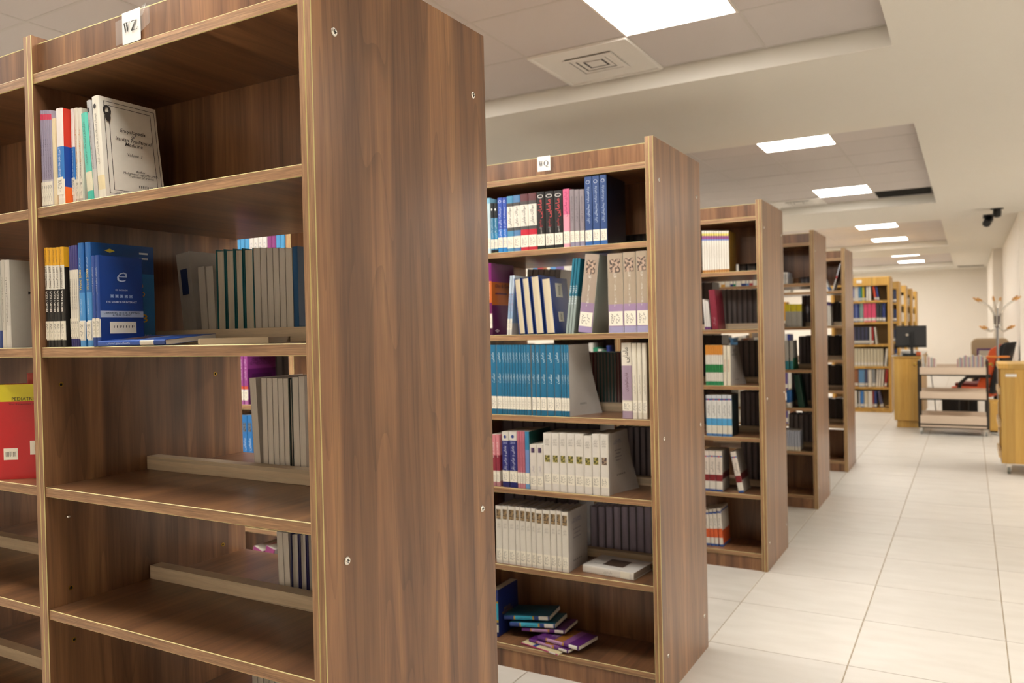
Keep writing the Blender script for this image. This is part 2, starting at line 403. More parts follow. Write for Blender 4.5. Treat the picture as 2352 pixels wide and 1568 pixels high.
# ------------------------------------------------------------------ walnut bookcases
UY = {1: 1.1113, 2: 2.9611, 3: 4.8138, 4: 6.6316, 5: 8.4222}
D = .6143; H = 2.2; ST = .0337; TH = .024
UZ = {1: [1.781, 1.4429, 1.1028, .803, .4487, .1028], 2: [1.797, 1.441, 1.098, .783, .447, .103],
      3: [1.785, 1.4385, 1.1, .79, .45, .103], 4: [1.785, 1.44, 1.1, .795, .45, .103], 5: [1.785, 1.44, 1.1, .795, .45, .103]}
BAY = [(-.905, -ST), (-1.925, -.939), (-2.92, -1.959)]     # inner x range of bays
CH = .0014
def shelf_board(name, par, x0, x1, y0, y1, z1, th=TH, face=None, edge=None):
    z0 = z1-th; c = CH; f, e = face or W_S, edge or E_H
    pr = [(y0, z0+c), (y0, z1-c), (y0+c, z1), (y1-c, z1), (y1, z1-c), (y1, z0+c), (y1-c, z0), (y0+c, z0)]
    return build(MB().extrude(pr, 'x', x0, x1, [e, GLUE, f, GLUE, e, GLUE, f, GLUE], f), name, par)
def upright(name, par, x0, x1, y0, y1, z0, z1, face=None, edge=None):
    c = CH; f, e = face or W_V, edge or E_V
    pr = [(x0+c, y0), (x1-c, y0), (x1, y0+c), (x1, y1-c), (x1-c, y1), (x0+c, y1), (x0, y1-c), (x0, y0+c)]
    return build(MB().extrude(pr, 'z', z0, z1, [e, GLUE, f, GLUE, e, GLUE, f, GLUE], GLUE), name, par)
SCREW = MB().lathe([(.0085, 0), (.0085, .0012), (.006, .0032), (.003, .0026), (.0015, .0012)], (0, 0, 0), X, CHROME, 16)
SCREW.box(.0028, .0034, -.0045, .0045, -.0006, .0006, DARK); SCREW.box(.0028, .0034, -.0006, .0006, -.0045, .0045, DARK)
SCREW = SCREW.mesh('screw')
for p in SCREW.polygons: p.use_smooth = True
HOLE = MB().lathe([(.0055, 0), (.0055, .0012), (.0035, .0012), (.0034, .0004)], (0, 0, 0), X, BRASS, 14)
HOLE.lathe([(.0034, .0003), (.0033, .0005)], (0, 0, 0), X, DARK, 14); HOLE = HOLE.mesh('pin_hole')
PIN = MB().lathe([(.004, 0), (.004, .009), (.0028, .011)], (0, 0, 0), X, CHROME, 10).mesh('shelf_pin')
def bookcase(u, k, label, rails=(1, 2, 3, 4), last=False):
    y0, y1 = UY[u], UY[u]+D; x0, x1 = BAY[k]; t = thing('bookcase', label, 'bookcase', (0, 0, 0))
    t.location = (x1, y0, 0); off = Vector((-x1, -y0, 0))
    def L(o): o.location = off; return o
    hb = .017
    if k == 0:
        L(upright('side_panel', t, -ST, -ST/2, y0, y1, 0, H)); L(upright('end_panel', t, -ST/2, 0, y0, y1, 0, H))
        for yy in (y0+.062, y1-.058):
            for zz in (2.038, 1.02, .16) if u > 1 else (2.038, 1.02, .16):
                link('screw', SCREW, t, Vector((0, yy, zz))+off)
    else: L(upright('side_panel', t, x1, x1+hb, y0, y1, 0, H-.003))
    L(upright('side_panel', t, x0-hb, x0, y0, y1, 0, H-.003))
    L(shelf_board('top_board', t, x0, x1, y0+.003, y1-.003, 2.104))
    for a, bq in ((y0+.016, y0+.032), (y1-.032, y1-.016)):
        L(build(MB().box(x0, x1, a, bq, 2.104, 2.178, W_V), 'fascia', t))
    if k == 0 or True:
        L(build(MB().box(x0, x1, y0+.0158, y0+.0322, 2.178, 2.18, GLUE), 'edge_strip', t))
    for i, z in enumerate(UZ[u]):
        L(shelf_board('shelf', t, x0+.0005, x1-.0005, y0+.004, y1-.004, z))
    for a, bq in ((y0+.01, y0+.026), (y1-.026, y1-.01)):
        L(build(MB().box(x0, x1, a, bq, 0, UZ[u][5]-TH, W_V), 'plinth', t))
    ym = (y0+y1)/2
    L(build(MB().box(x0, x1, ym-.008, ym+.008, UZ[u][0]+.065, 2.08, W_V), 'back_panel', t))
    L(build(MB().box(x0, x1, ym-.008, ym+.008, UZ[u][5], UZ[u][4]-TH-.05, W_V), 'back_panel', t))
    for i in rails:
        L(build(MB().box(x0+.002, x1-.002, ym-.028, ym+.008, UZ[u][i], UZ[u][i]+.036, RAIL), 'book_stop', t, bevel=.0008))
    if u == 1:
        for px, py, kind in ((140, 883, 0), (494, 858, 0), (512, 1250, 0), (163, 1349, 0), (170, 1468, 0), (153, 1185, 1)):
            if k == 0:
                P = on(px, py, 0, x0); link('shelf_pin' if kind else 'pin_hole', PIN if kind else HOLE, t, P+off)
    return t
UN = {1: 'marked WZ', 2: 'marked WQ', 3: 'next behind the one marked WQ', 4: 'second behind the one marked WQ', 5: 'last before the oak shelves'}
bookcase(1, 0, 'walnut bookcase bay marked WZ with tall end panel')
bookcase(1, 1, 'walnut bookcase bay joined beside WZ, holding the red pediatric surgery book')
bookcase(2, 0, 'walnut bookcase bay marked WQ with blue and white book series')
bookcase(2, 1, 'walnut bookcase bay joined directly beside the WQ bay')
bookcase(2, 2, 'walnut bookcase bay holding the purple obstetrics series, two bays from WQ end')
bookcase(3, 0, 'walnut end bay next behind the one marked WQ'); bookcase(3, 1, 'walnut bay beside the end bay next behind WQ')
bookcase(4, 0, 'walnut end bay holding yellow-topped grey books'); bookcase(4, 1, 'walnut bay beside the end bay with yellow-topped books')
bookcase(5, 0, 'walnut end bay standing last before the oak shelves'); bookcase(5, 1, 'walnut bay beside the last end bay before the oak shelves')

# paper signs on the fascias: serif capitals drawn as outlines in a unit square
SER = {
 'W': [[(0, 1), (.3, 1), (.3, .96), (.215, .94), (.37, .3), (.345, .1), (.32, 0), (.29, 0), (.09, .94), (0, .96)],
       [(.32, 0), (.345, .1), (.52, .8), (.49, .9)], [(.38, 1), (.66, 1), (.66, .96), (.59, .94), (.72, .3), (.7, .1), (.68, 0), (.65, 0), (.46, .94), (.38, .96)],
       [(.68, 0), (.7, .1), (.93, .94), (.88, .94)], [(.8, .96), (.8, 1), (1, 1), (1, .96)]],
 'Z': [[(.08, 1), (.9, 1), (.9, .96), (.28, .05), (.05, .0), (.05, .04), (.66, .95), (.08, .95)],
       [(.08, 1), (.08, .95), (.05, .76), (.02, .76)], [(.05, 0), (.95, 0), (.95, .05), (.05, .05)], [(.92, 0), (.95, .05), (.99, .26), (.96, .26)]]}
def ring(cx, cy, ro, ri, n=24):
    return [[(cx+ro[0]*math.cos(a), cy+ro[1]*math.sin(a)), (cx+ro[0]*math.cos(b), cy+ro[1]*math.sin(b)), (cx+ri[0]*math.cos(b), cy+ri[1]*math.sin(b)), (cx+ri[0]*math.cos(a), cy+ri[1]*math.sin(a))]
            for a, b in ((2*math.pi*i/n, 2*math.pi*(i+1)/n) for i in range(n))]
SER['Q'] = ring(.48, .5, (.48, .52), (.32, .47))+[[(.4, .04), (.56, .04), (.72, -.12), (.98, -.2), (.98, -.25), (.75, -.25), (.58, -.15)]]
def serif(parent, word, c, wdt, hgt, mat):
    mb = MB(); n = len(word); cw = wdt/n
    for i, ch in enumerate(word):
        for poly in SER[ch]:
            for dx, dz, dy in ((-.02, .015, 0), (.02, -.015, -.00005)): mb.face([(c[0]-wdt/2+i*cw+(q[0]*.92+dx)*cw, c[1]+dy, c[2]-hgt/2+(q[1]+dz)*hgt) for q in poly], mat)
    return build(mb, 'lettering', parent)
tapem, n, l, b = new_mat('clear_tape'); b.inputs['Roughness'].default_value = .12; b.inputs['Alpha'].default_value = .16; b.inputs['Base Color'].default_value = (.9, .88, .84, 1)
def sign(u, px0, px1, py0, py1, word, label, tape=False):
    Yp = UY[u]+.0155; a, c = on((px0+px1)/2, (py0+py1)/2, 1, Yp), None
    wdt = on(px1, (py0+py1)/2, 1, Yp).x-on(px0, (py0+py1)/2, 1, Yp).x; hgt = on((px0+px1)/2, py0, 1, Yp).z-on((px0+px1)/2, py1, 1, Yp).z
    hgt = min(hgt, .075); zc = min(a.z, 2.18-hgt/2+.004); zc = max(zc, 2.104+hgt/2)
    t = thing('shelf_sign', label, 'sign', (a.x, Yp, zc))
    mb = MB(); nx = 6
    for i in range(nx):
        xa, xb = -wdt/2+wdt*i/nx, -wdt/2+wdt*(i+1)/nx; ya, yb = (-.0006-.002*(i/nx)**2 if tape else -.0006), (-.0006-.002*((i+1)/nx)**2 if tape else -.0006)
        mb.face([(xa, ya, -hgt/2), (xb, yb, -hgt/2), (xb, yb, hgt/2), (xa, ya, hgt/2)], PAPER)
    build(mb, 'paper', t)
    serif(t, word, (0, -.0034 if tape else -.0011, 0), wdt*.78, hgt*.3 if tape else hgt*.36, INK)
    if tape:
        mb = MB()
        mb.face([(-wdt*.85, -.0012, -hgt*.46), (wdt*.5, -.0042, -hgt*.42), (wdt*.5, -.0042, hgt*.38), (-wdt*.85, -.0012, hgt*.3)], tapem)
        mb.face([(wdt*.5, -.0042, -hgt*.3), (wdt*1.05, -.006, -hgt*.1), (wdt*1.1, -.009, hgt*.42), (wdt*.5, -.0042, hgt*.44)], tapem)
        mb.face([(wdt*.5, -.0042, hgt*.2), (wdt*.9, -.016, hgt*.1), (wdt*1.02, -.012, hgt*.5), (wdt*.6, -.006, hgt*.46)], tapem)
        build(mb, 'clear_tape', t)
sign(1, 281, 325, 24, 98, 'WZ', 'white paper sign reading WZ taped to the walnut fascia', True)
sign(2, 1234, 1264, 347, 381, 'WQ', 'white paper sign reading WQ on the walnut fascia')

# ------------------------------------------------------------------ books
def P_(c): return paint(c, .38, var=.05)
STY = {}
def style(key, label, spine, side=None, text=(), tag_=True, hard=False, pg='d9d2c2', side_text=(), flare=0, group=None, name='book', sidez=None, lab=None, pic=()):
    STY[key] = dict(label=label, spine=spine, side=side, text=text, tag=tag_, hard=hard, pg=pg, side_text=side_text, flare=flare, group=group, name=name, sidez=sidez, lab=lab, pic=pic)
_B = {}
def book_meshes(st, w_, h, d):
    k = (id(st), round(w_, 4), round(h, 3), round(d, 3))
    if k in _B: return _B[k]
    th = .0022 if st['hard'] else .0007
    th = min(th, w_*.18)
    sp = st['spine'] if not isinstance(st['spine'], str) else [(1, st['spine'])]
    sd = st['side']; sd = sp if sd is None else ([(1, sd)] if isinstance(sd, str) else sd)
    mb = MB(); hw = w_/2; r_ = min(.0035, w_*.22)
    arc = [(-hw, r_), (-hw*.82, r_*.35), (-hw*.45, 0), (hw*.45, 0), (hw*.82, r_*.35), (hw, r_)]
    if st['hard']: arc = [(-hw, r_*1.2), (-hw*.94, r_*.3), (-hw*.6, 0), (hw*.6, 0), (hw*.94, r_*.3), (hw, r_*1.2)]
    def bands(seq):
        z = 0; out = []; tot = sum(a for a, _ in seq)
        for a, c in seq: out.append((z*h/tot, (z+a)*h/tot, P_(c))); z += a
        return out
    for z0, z1, m in bands(sp):
        for i in range(5): mb.face([arc[i]+(z0,), arc[i+1]+(z0,), arc[i+1]+(z1,), arc[i]+(z1,)], m)
    for z0, z1, m in bands(sd):
        mb.face([(-hw, d, z0), (-hw, arc[0][1], z0), (-hw, arc[0][1], z1), (-hw, d, z1)], m)
        if not st['flare']: mb.face([(hw, arc[5][1], z0), (hw, d, z0), (hw, d, z1), (hw, arc[5][1], z1)], m)
        else:
            N = 8; nz = max(1, round(N*(z1-z0)/h))
            def q(i, j):
                u_ = i/N; zz = z0+(z1-z0)*j/nz; v_ = zz/h
                return (hw+st['flare']*u_**1.6*(1-v_)**1.5+.0006*math.sin(u_*3), arc[5][1]+(d-arc[5][1])*u_, zz)
            for i in range(N):
                for j in range(nz): mb.face([q(i, j), q(i+1, j), q(i+1, j+1), q(i, j+1)], m)
    cm = P_(sd[0][1]); ct_ = P_(sd[-1][1])
    # board thickness at head, tail and fore-edge
    for z, m in ((0, cm), (h, ct_)):
        for s_ in (-1, 1): mb.face([(s_*hw, r_, z), (s_*(hw-th), r_, z), (s_*(hw-th), d, z), (s_*hw, d, z)], m)
        mb.face([(p[0], p[1], z) for p in arc]+[(hw-th, max(r_*1.3, .002), z), (-(hw-th), max(r_*1.3, .002), z)], m)
    for s_ in (-1, 1):
        mb.face([(s_*hw, d, 0), (s_*(hw-th), d, 0), (s_*(hw-th), d, h), (s_*hw, d, h)], cm)
        mb.face([(s_*(hw-th), r_, 0), (s_*(hw-th), d, 0), (s_*(hw-th), d, h), (s_*(hw-th), r_, h)], cm)
    cov = mb.mesh('cover')
    for p in cov.polygons: p.use_smooth = False
    ins = .004 if st['hard'] else .0003
    iw = hw-th-.0002
    pb = MB(); pm = pages(st['pg'])
    if st['hard']:   # hollowed fore-edge
        pb.extrude([(-iw, .004), (iw, .004), (iw, d-ins), (iw*.6, d-ins-.004), (0, d-ins-.006), (-iw*.6, d-ins-.004), (-iw, d-ins)], 'z', ins, h-ins, [pm]*7, pm)
    else: pb.box(-iw, iw, .003, d-.0004, .0003, h-.0004, pm)
    pgm = pb.mesh('page_block')
    lw = w_*.96; lb = MB(); z0, z1 = (st['lab'] or (.085, .27)); z0, z1 = z0*h, z1*h
    lb.box(-lw/2*.94, lw/2*.94, -.0006, .0006 if not st['hard'] else .001, z0, z1, LABELP); lbm = lb.mesh('call_number_label')
    _B[k] = (cov, pgm, lbm); return _B[k]
CALL = ['WQ\n۱۶۰\nم ۲۳\n۸۹', 'WQ\n۱۸\nس ۴\n۸۵', 'WZ\n۳۴۵\nف ۲\n۸۸']
def put(sk, x, yfront, z, w_, h, d=.17, lean=0, back=False, label=None, group=None, rot=None, detail=True, yaw=0):
    """one book: spine bottom centre at x, yfront, z"""
    st = STY[sk]; cov, pgm, lbm = book_meshes(st, w_, h, d)
    dz = abs(math.sin(lean))*w_/2
    t = thing(st['name'], label or st['label'], 'book', (x, yfront, z+dz+.0003), rot or (0, lean, math.pi if back else yaw), group or st['group'])
    if back: t.location.y = yfront+d
    link('cover', cov, t); link('page_block', pgm, t)
    if detail and not back:
        if st['tag']:
            lo = link('call_number_label', lbm, t)
            z0, z1 = st['lab'] or (.085, .27); zc = (z0+z1)/2*h; lh = (z1-z0)*h
            letters(lo, CALL[len(sk) % 3], INK, (0, -.0009, zc), Z if sk[0] == 'q' else X, -X if sk[0] == 'q' else Z, (lh*.7 if sk[0] == 'q' else w_*.6), (w_*.6 if sk[0] == 'q' else lh*.7), keep=False)
        for (s_, zc, ln, hh, c, ori, bold) in st['text']:
            rr, uu = (Z, -X) if ori == 'v' else (-Z, X) if ori == 'd' else (X, Z)
            ln_, hh_ = (ln*h, hh*w_) if ori != 'h' else (ln*w_, hh*h)
            letters(t, s_, P_(c), (0, -.0005, zc*h), rr, uu, ln_, hh_, bold=bold, keep=False)
        for (z0, z1, wf, c1_, c2_) in st['pic']:
            build(MB().box(-w_/2*wf, w_/2*wf, -.0005, .0003, z0*h, z1*h, blot(c1_, c2_)), 'cover_picture', t)
        for (s_, yc, zc, ln, hh, c, bold, shr) in st['side_text']:
            if st['flare']:
                me, _ = text_mesh(s_, P_(c), bold, shr); me = me.copy()
                for v in me.vertices:
                    yy, zz = yc*d+v.co.x*ln*d, zc*h+v.co.y*hh*h
                    u_ = max(0, (yy-.0035)/(d-.0035)); v.co = (w_/2+.0016+st['flare']*u_**1.6*max(0, 1-zz/h)**1.5, yy, zz)
                link('lettering', me, t)
            else: letters(t, s_, P_(c), (w_/2+.0009, yc*d, zc*h), Y, Z, ln*d, hh*h, bold=bold, shear=shr, keep=False)
    return t
def blot(c1_, c2_):
    k = ('bl', c1_, c2_)
    if k in _M: return _M[k]
    m, n, l, b = new_mat('picture_'+c1_); t = n.new('ShaderNodeTexNoise'); t.inputs['Scale'].default_value = 90; t.inputs['Detail'].default_value = 2
    g = n.new('ShaderNodeTexCoord'); l.new(g.outputs['Object'], t.inputs['Vector']); r = n.new('ShaderNodeValToRGB')
    r.color_ramp.elements[0].position = .42; r.color_ramp.elements[0].color = lin(c1_)+(1,); r.color_ramp.elements[1].position = .56; r.color_ramp.elements[1].color = lin(c2_)+(1,)
    l.new(t.outputs['Fac'], r.inputs[0]); l.new(r.outputs[0], b.inputs['Base Color']); _M[k] = m; return m
LASTX = {}
PART = {0: 90, 1: 89}
def space(u, si): return (2.08 if si == 0 else UZ[u][si-1]-TH)-UZ[u][si]-.006
def XX(u, si, px, yf, z):
    x = X_at(px, yf, z)
    if u == 1 and x > -.97 and si in PART:
        s0 = -.8985-X_at(PART[si], UY[1]+.012, z); x += s0*max(0, min(1, (-.25-x)/.65))
    return x
def row(u, si, items, set_=.018, d=.17, tdy=None):
    """items: (style, px_left, px_right, py_top[, opts]) with px taken where the spine meets the shelf"""
    z = UZ[u][si]
    for it in items:
        sk, a, b_, top = it[:4]; op = dict(it[4]) if len(it) > 4 else {}
        yf = UY[u]+op.pop('set', set_); dd = op.pop('d', d)
        xa, xb = XX(u, si, a, yf, z), XX(u, si, b_, yf, z)
        if op.get('lean', 0) == 0 and not op.get('rot'):
            k = (u, si)
            if k in LASTX and xa < LASTX[k]+.0012 < xa+.06 and sk == 'w_net': xa = LASTX[k]+.0014
            if k in LASTX and xa < LASTX[k] < xa+.06: xa = LASTX[k]; xb = max(xb, xa+.004)
            if xa < -ST < xb+.001: xb = -ST-.0015
            LASTX[k] = xb
        w_ = max(.003, xb-xa-.0006)
        h = op.pop('h', None) or Z_at(top, (xa+xb)/2, yf)-z
        if op.get('lean'): h /= math.cos(op['lean'])
        ln_ = abs(op.get('lean', 0))
        h = min(h, (space(u, si)-w_*math.sin(ln_))/math.cos(ln_))
        put(sk, (xa+xb)/2, yf, z, w_, h, dd, **op)
# ---- WZ bookcase, top shelf
k1 = lambda x: x/3.136
style('z_lilac', 'thin lilac magazine with red band, top shelf of WZ bookcase', [(.28, 'b9b3b6'), (.62, '8f879b'), (.06, 'c23b56'), (.04, '8f879b')], 'a79fae', [('مجله نامه پزشکی ایران', .5, .4, .6, '4a4560', 'v', 0)], group='lilac magazines on the WZ bookcase', name='magazine', lab=(.02, .26))
style('z_cream', 'thin cream booklet between lilac magazines and red-white book', 'd8c9a4', 'd8c9a4', (), tag_=False)
style('z_rwb', 'white spine book with blue title panel and red-blue-orange cover, WZ top shelf', [(.06, 'd8d0c2'), (.2, 'e0d8cc'), (.34, '2f72b8'), (.4, 'ddd4cf')], [(.18, 'e8641f'), (.42, '173f92'), (.4, 'c2301f')], [('اصول پایه نگارش مقالات علوم پزشکی', .43, .3, .5, 'e6ecf4', 'v', 0)], group='red and blue writing guides on WZ shelf', lab=(.1, .28))
style('z_plain', 'narrow white book with orange and black title, WZ top shelf', 'd9d2c4', None, [('مبانی مقاله نویسی', .6, .34, .5, 'c8862f', 'v', 0), ('علوم پزشکی', .36, .2, .4, '35302d', 'v', 0)], group='narrow white books on WZ top shelf', lab=(.05, .25))
style('z_mint', 'mint green book leaning beside the encyclopedia', [(.1, '45b3a0'), (.22, 'd3ccb2'), (.68, '5cc0ad')], '5fbfae', [('چگونگی نگارش و انتشار مقالات در علوم پزشکی', .65, .5, .5, '1f3b3a', 'v', 0)], tag_=False)
style('z_grey', 'grey book with emblem leaning against the encyclopedia', [(.3, 'b8b4ae'), (.7, 'aaa8a8')], None, [('فرهنگ اصطلاحات طب سنتی ایران', .55, .5, .4, '3a3636', 'v', 0), ('●', .9, .5, .05, '2a2626', 'h', 0)], tag_=False)
style('z_ency', 'white encyclopedia of traditional medicine showing its framed front cover', [(.08, 'd8d2c2'), (.14, 'd9c9a0'), (.78, 'dad4c6')], 'd8d2c6', [('فرهنگ اصطلاحات طب سنتی ایران', .58, .5, .35, '3a3636', 'v', 0), ('●', .9, .4, .05, '2a2626', 'h', 0)], tag_=False, flare=.014,
      side_text=[('Encyclopedia\nof\nIranian Traditional\nMedicine', .55, .63, .62, .17, '2a2422', .012, .25), ('Volume. 3', .55, .46, .25, .03, '2a2422', 0, .25), ('Author\nMohammad taghi Mir, M.D.\nProfessor of Iranian', .62, .27, .58, .08, '2a2422', 0, .2), ('▮▮❘▮❘▮❘❘▮▮❘▮', .68, .145, .22, .03, '1a1616', 0, 0), ('Iran University of Medical Sciences', .5, .06, .62, .015, '2a2422', .01, 0)])
row(1, 0, [('z_lilac', 90, 95, 254), ('z_lilac', 95, 100, 254), ('z_lilac', 100, 105, 253), ('z_lilac', 105, 110, 253), ('z_lilac', 110, 115.5, 253), ('z_cream', 116, 125, 272),
           ('z_rwb', 126, 141, 249, dict(set=.006, d=.17)), ('z_rwb', 154, 167.5, 250, dict(set=.026)), ('z_plain', 168.5, 177, 248, dict(set=.026)), ('z_plain', 177, 186, 248, dict(set=.026)),
           ('z_mint', 194, 208, 258, dict(lean=-.085)), ('z_grey', 210, 219, 228, dict(lean=-.085)), ('z_ency', 220.5, 236, 219, dict(lean=-.075, d=.15, set=.012))], set_=.012)
# frame lines and corner emblem on the encyclopedia cover
enc = [o for o in COL.objects if o.get('label') == STY['z_ency']['label']][0]
mb = MB()
hx = max(v.co.x for v in enc.children[0].data.vertices if v.co.z > .2)+.0012; EH = max(v.co.z for v in enc.children[0].data.vertices)
def encx(y, z): return hx+.014*max(0, y/.15)**1.6*(1-z/EH)**1.5
def cline(y0, z0, y1, z1, t_=.0012):
    n_ = 8; dy, dz = y1-y0, z1-z0; L_ = math.hypot(dy, dz); ny, nz = -dz/L_*t_/2, dy/L_*t_/2
    for i in range(n_):
        a, c = i/n_, (i+1)/n_; pts = []
        for q, s_ in ((a, 1), (c, 1), (c, -1), (a, -1)):
            yy, zz = y0+dy*q+ny*s_, z0+dz*q+nz*s_; pts.append((encx(yy, zz), yy, zz))
        mb.face(pts, INK)
for i_ in (.013, .024):
    a, c, lo, hi = i_, .15-i_+.006, i_*.8, EH-i_*.8
    cline(a, lo, c, lo); cline(a, hi, c, hi); cline(a, lo, a, hi); cline(c, lo, c, hi)
mb.face([(encx(.02, EH-.04), .021+.007*math.cos(a), EH-.046+.011*math.sin(a)) for a in [math.pi*2*j/14 for j in range(14)]], INK)
for (y0, z0) in ((.02, EH-.026),):
    for j in range(12):
        a0, a1 = math.pi*2*j/12, math.pi*2*(j+1)/12
        mb.face([(encx(.02, z0), .02+.010*math.cos(a0), z0-.006+.013*math.sin(a0)), (encx(.02, z0), .02+.010*math.cos(a1), z0-.006+.013*math.sin(a1)), (encx(.02, z0), .02+.005*math.cos(a1), z0-.006+.008*math.sin(a1)), (encx(.02, z0), .02+.005*math.cos(a0), z0-.006+.008*math.sin(a0))], INK)
build(mb, 'printed_frame', enc)
# white journal lying on the rear half of that shelf
t = thing('journal', 'white journal lying flat behind the top shelf of the WZ bookcase', 'journal', (-.2, UY[1]+.44, UZ[1][0]+.0005))
build(MB().box(-.18, .15, -.1, .12, .0, .001, PAPER).box(-.18, .15, -.1, .12, .043, .044, PAPER).box(-.18, .15, -.101, -.1, 0, .044, PAPER), 'cover', t); build(MB().box(-.179, .149, -.099, .119, .001, .043, pages('e8e4da')), 'page_block', t)

# ---- WZ bookcase, second shelf
k2 = lambda x: x/3.267
style('w_ppt', 'yellow, white and black software book on second shelf of WZ', [(.07, '17140f'), (.19, 'd8d2c2'), (.04, '15130f'), (.05, '15130f'), (.23, '1b1613'), (.24, 'ddd8cc'), (.18, 'd8a021')], [(.8, '14110f'), (.2, 'd09a20')],
      [('PowerPoint 2007', .7, .21, .55, '14100e', 'v', .02), ('MORTEZA', .46, .21, .5, 'e6e2dc', 'v', .03), ('آموزش نرم افزار', .91, .13, .45, '241c10', 'v', 0)], group='yellow and black software guides', lab=(.08, .26))
style('w_white', 'thin white book with violet top on second shelf of WZ', [(.08, '2e2a66'), (.68, 'd6d0c2'), (.24, '3b3a78')], None, [('Microsoft Word 2003', .52, .3, .4, '7a746c', 'v', 0)], group='thin white and violet books', lab=(.1, .28))
style('w_word', 'bright blue Word 2003 guide standing on second shelf', [(.06, '4f93cc'), (.18, 'd5d4d0'), (.01, 'e0e0dc'), (.27, '4a90cc'), (.48, '2364a8')], [(.72, '2b76b6'), (.28, '174a8c')], [('Word 2003', .64, .2, .4, 'e5c33c', 'v', .02), ('آموزش گام به گام', .78, .16, .3, 'd8e4f0', 'v', 0), ('انتشارات دیباگران', .38, .16, .3, 'd8e4f0', 'v', 0)],
      side_text=[('tep\nStep', .74, .55, .2, .16, 'dd9a33', .03, 0), ('03', .76, .27, .22, .085, 'e6b322', .05, 0), ('Master', .8, .1, .25, .03, 'd6dfe8', .01, 0), ('◆', .3, .93, .16, .04, 'd8c63a', 0, 0), ('▬\n▬', .83, .9, .14, .07, 'cfdbe6', 0, 0)], group='bright blue Word guides', lab=(.07, .24))
style('w_net', 'dark blue internet guide standing before the bright blue one', [(.1, '1d3f86'), (.2, 'd8d2c2'), (.7, '20458f')], [(.32, '16367c'), (.0001, 'd0d0d0'), (.07, 'a9b6cf'), (.61, '1b3f8a')], [('راهنمای منابع اینترنتی', .72, .3, .4, 'cdd8ea', 'v', 0)],
      side_text=[('e', .52, .77, .22, .11, 'aebfdd', -.01, .3), ('CD INCLUDE', .5, .625, .28, .016, 'dfe6f2', .01, 0), ('◙ ◙ ◙ ◙ ◙', .5, .555, .5, .035, '8fa6cf', 0, 0), ('THE SOURCE OF INTERNET', .5, .49, .7, .02, 'e4eaf4', .012, 0), ('LIBRARIES, BOOK KIPPING\n& PUBLISHERS', .5, .355, .8, .046, '17233f', .015, 0), ('خیابان انقلاب، خیابان دوازده فروردین', .5, .06, .6, .04, 'cdd8ea', 0, 0)], group='dark blue internet guides', lab=(.1, .31))
row(1, 1, [('w_ppt', 89, 97.5, 569), ('w_ppt', 98, 106.5, 569), ('w_ppt', 107.5, 115, 569), ('w_ppt', 115, 123, 568), ('w_ppt', 125, 133.5, 567, dict(set=.004)), ('w_ppt', 140, 146, 567, dict(set=.03)),
           ('w_white', 147, 152, 565), ('w_white', 152, 157, 564), ('w_white', 157, 162, 564), ('w_white', 162, 166.5, 563), ('w_word', 167.5, 180, 558), ('w_word', 185, 196.8, 556, dict(d=.168, label='bright blue Word 2003 guide showing its wide front cover'))], set_=.014)
row(1, 1, [('w_net', 199.5, 207.5, 587, dict(d=.11)), ('w_net', 208.2, 217, 586, dict(d=.112, label='dark blue internet guide showing its front cover with barcode label'))], set_=.003)
netb = [o for o in COL.objects if 'barcode label' in o.get('label', '')][-1]
cv_ = [c for c in netb.children if c.name.startswith('cover')][0].data.vertices
nx_ = max(v.co.x for v in cv_); nh = max(v.co.z for v in cv_)
st_ = build(MB().box(nx_, nx_+.0005, .025, .092, nh*.14, nh*.27, LABELP), 'barcode_label', netb)
letters(st_, '▮❘▮▮❘▮❘▮▮❘▮❘', INK, (nx_+.0008, .06, nh*.215), Y, Z, .052, .006, keep=False)
# flat books in front
def flat(sk, c, w_, h, d, yaw, z, tilt=0, roll=0, label=None, group=None):
    """lying book: spine towards the viewer, back cover down"""
    st = STY[sk]; cov, pgm, lbm = book_meshes(st, w_, h, d)
    t = thing(st['name'], label or st['label'], 'book', (c[0], c[1], z), (0, 0, 0), group or st['group'])
    # local: x thickness -> up, z height -> along x, y depth -> y
    base = Matrix(((0, 0, 1), (0, 1, 0), (-1, 0, 0))) if False else Matrix(((0, 0, -1), (0, 1, 0), (1, 0, 0)))
    R_ = Matrix.Rotation(yaw, 3, 'Z') @ Matrix.Rotation(roll, 3, 'Y') @ Matrix.Rotation(tilt, 3, 'X') @ base
    t.matrix_world = Matrix.Translation((c[0], c[1], z+w_/2)) @ R_.to_4x4()
    link('cover', cov, t); link('page_block', pgm, t)
    if st['tag']: link('call_number_label', lbm, t)
    for (s_, zc, ln, hh, cc, ori, bold) in st['text']: letters(t, s_, P_(cc), (0, -.0005, zc*h), -Z, X, ln*h, hh*w_, bold=bold, keep=False)
    for (s_, yc, zc, ln, hh, cc, bold, shr) in st['side_text']: letters(t, s_, P_(cc), (w_/2+.0009, yc*d, zc*h), -Z, Y, ln*h, hh*d, bold=bold, shear=shr, keep=False)
    return t
style('f_blue', 'dark blue guide lying flat on second shelf of WZ', [(.16, '1d3f86'), (.2, 'd5cfbe'), (.64, '2850a4')], [(.35, '1f4796'), (.4, '2853a6'), (.25, '23499a')], [('راهنمای منابع اینترنتی', .68, .35, .5, 'cdd8ea', 'v', 0)], tag_=False,
      side_text=[('LIBRARIES, BOOK KIPPING', .5, .42, .1, .8, 'dfe6f2', .01, 0), ('■', .45, .68, .3, .5, '4a2a20', 0, 0)])
style('f_light', 'light blue paperback lying under the flat dark blue guide', [(1, '4d97c9')], 'c9b995', (('آموزش', .5, .25, .4, 'e0ecf6', 'v', 0),), tag_=False, pg='b9a88c')
z2 = UZ[1][1]
flat('f_light', (-.372, UY[1]+.03, 0), .013, .17, .15, math.radians(-60), z2+.0004)
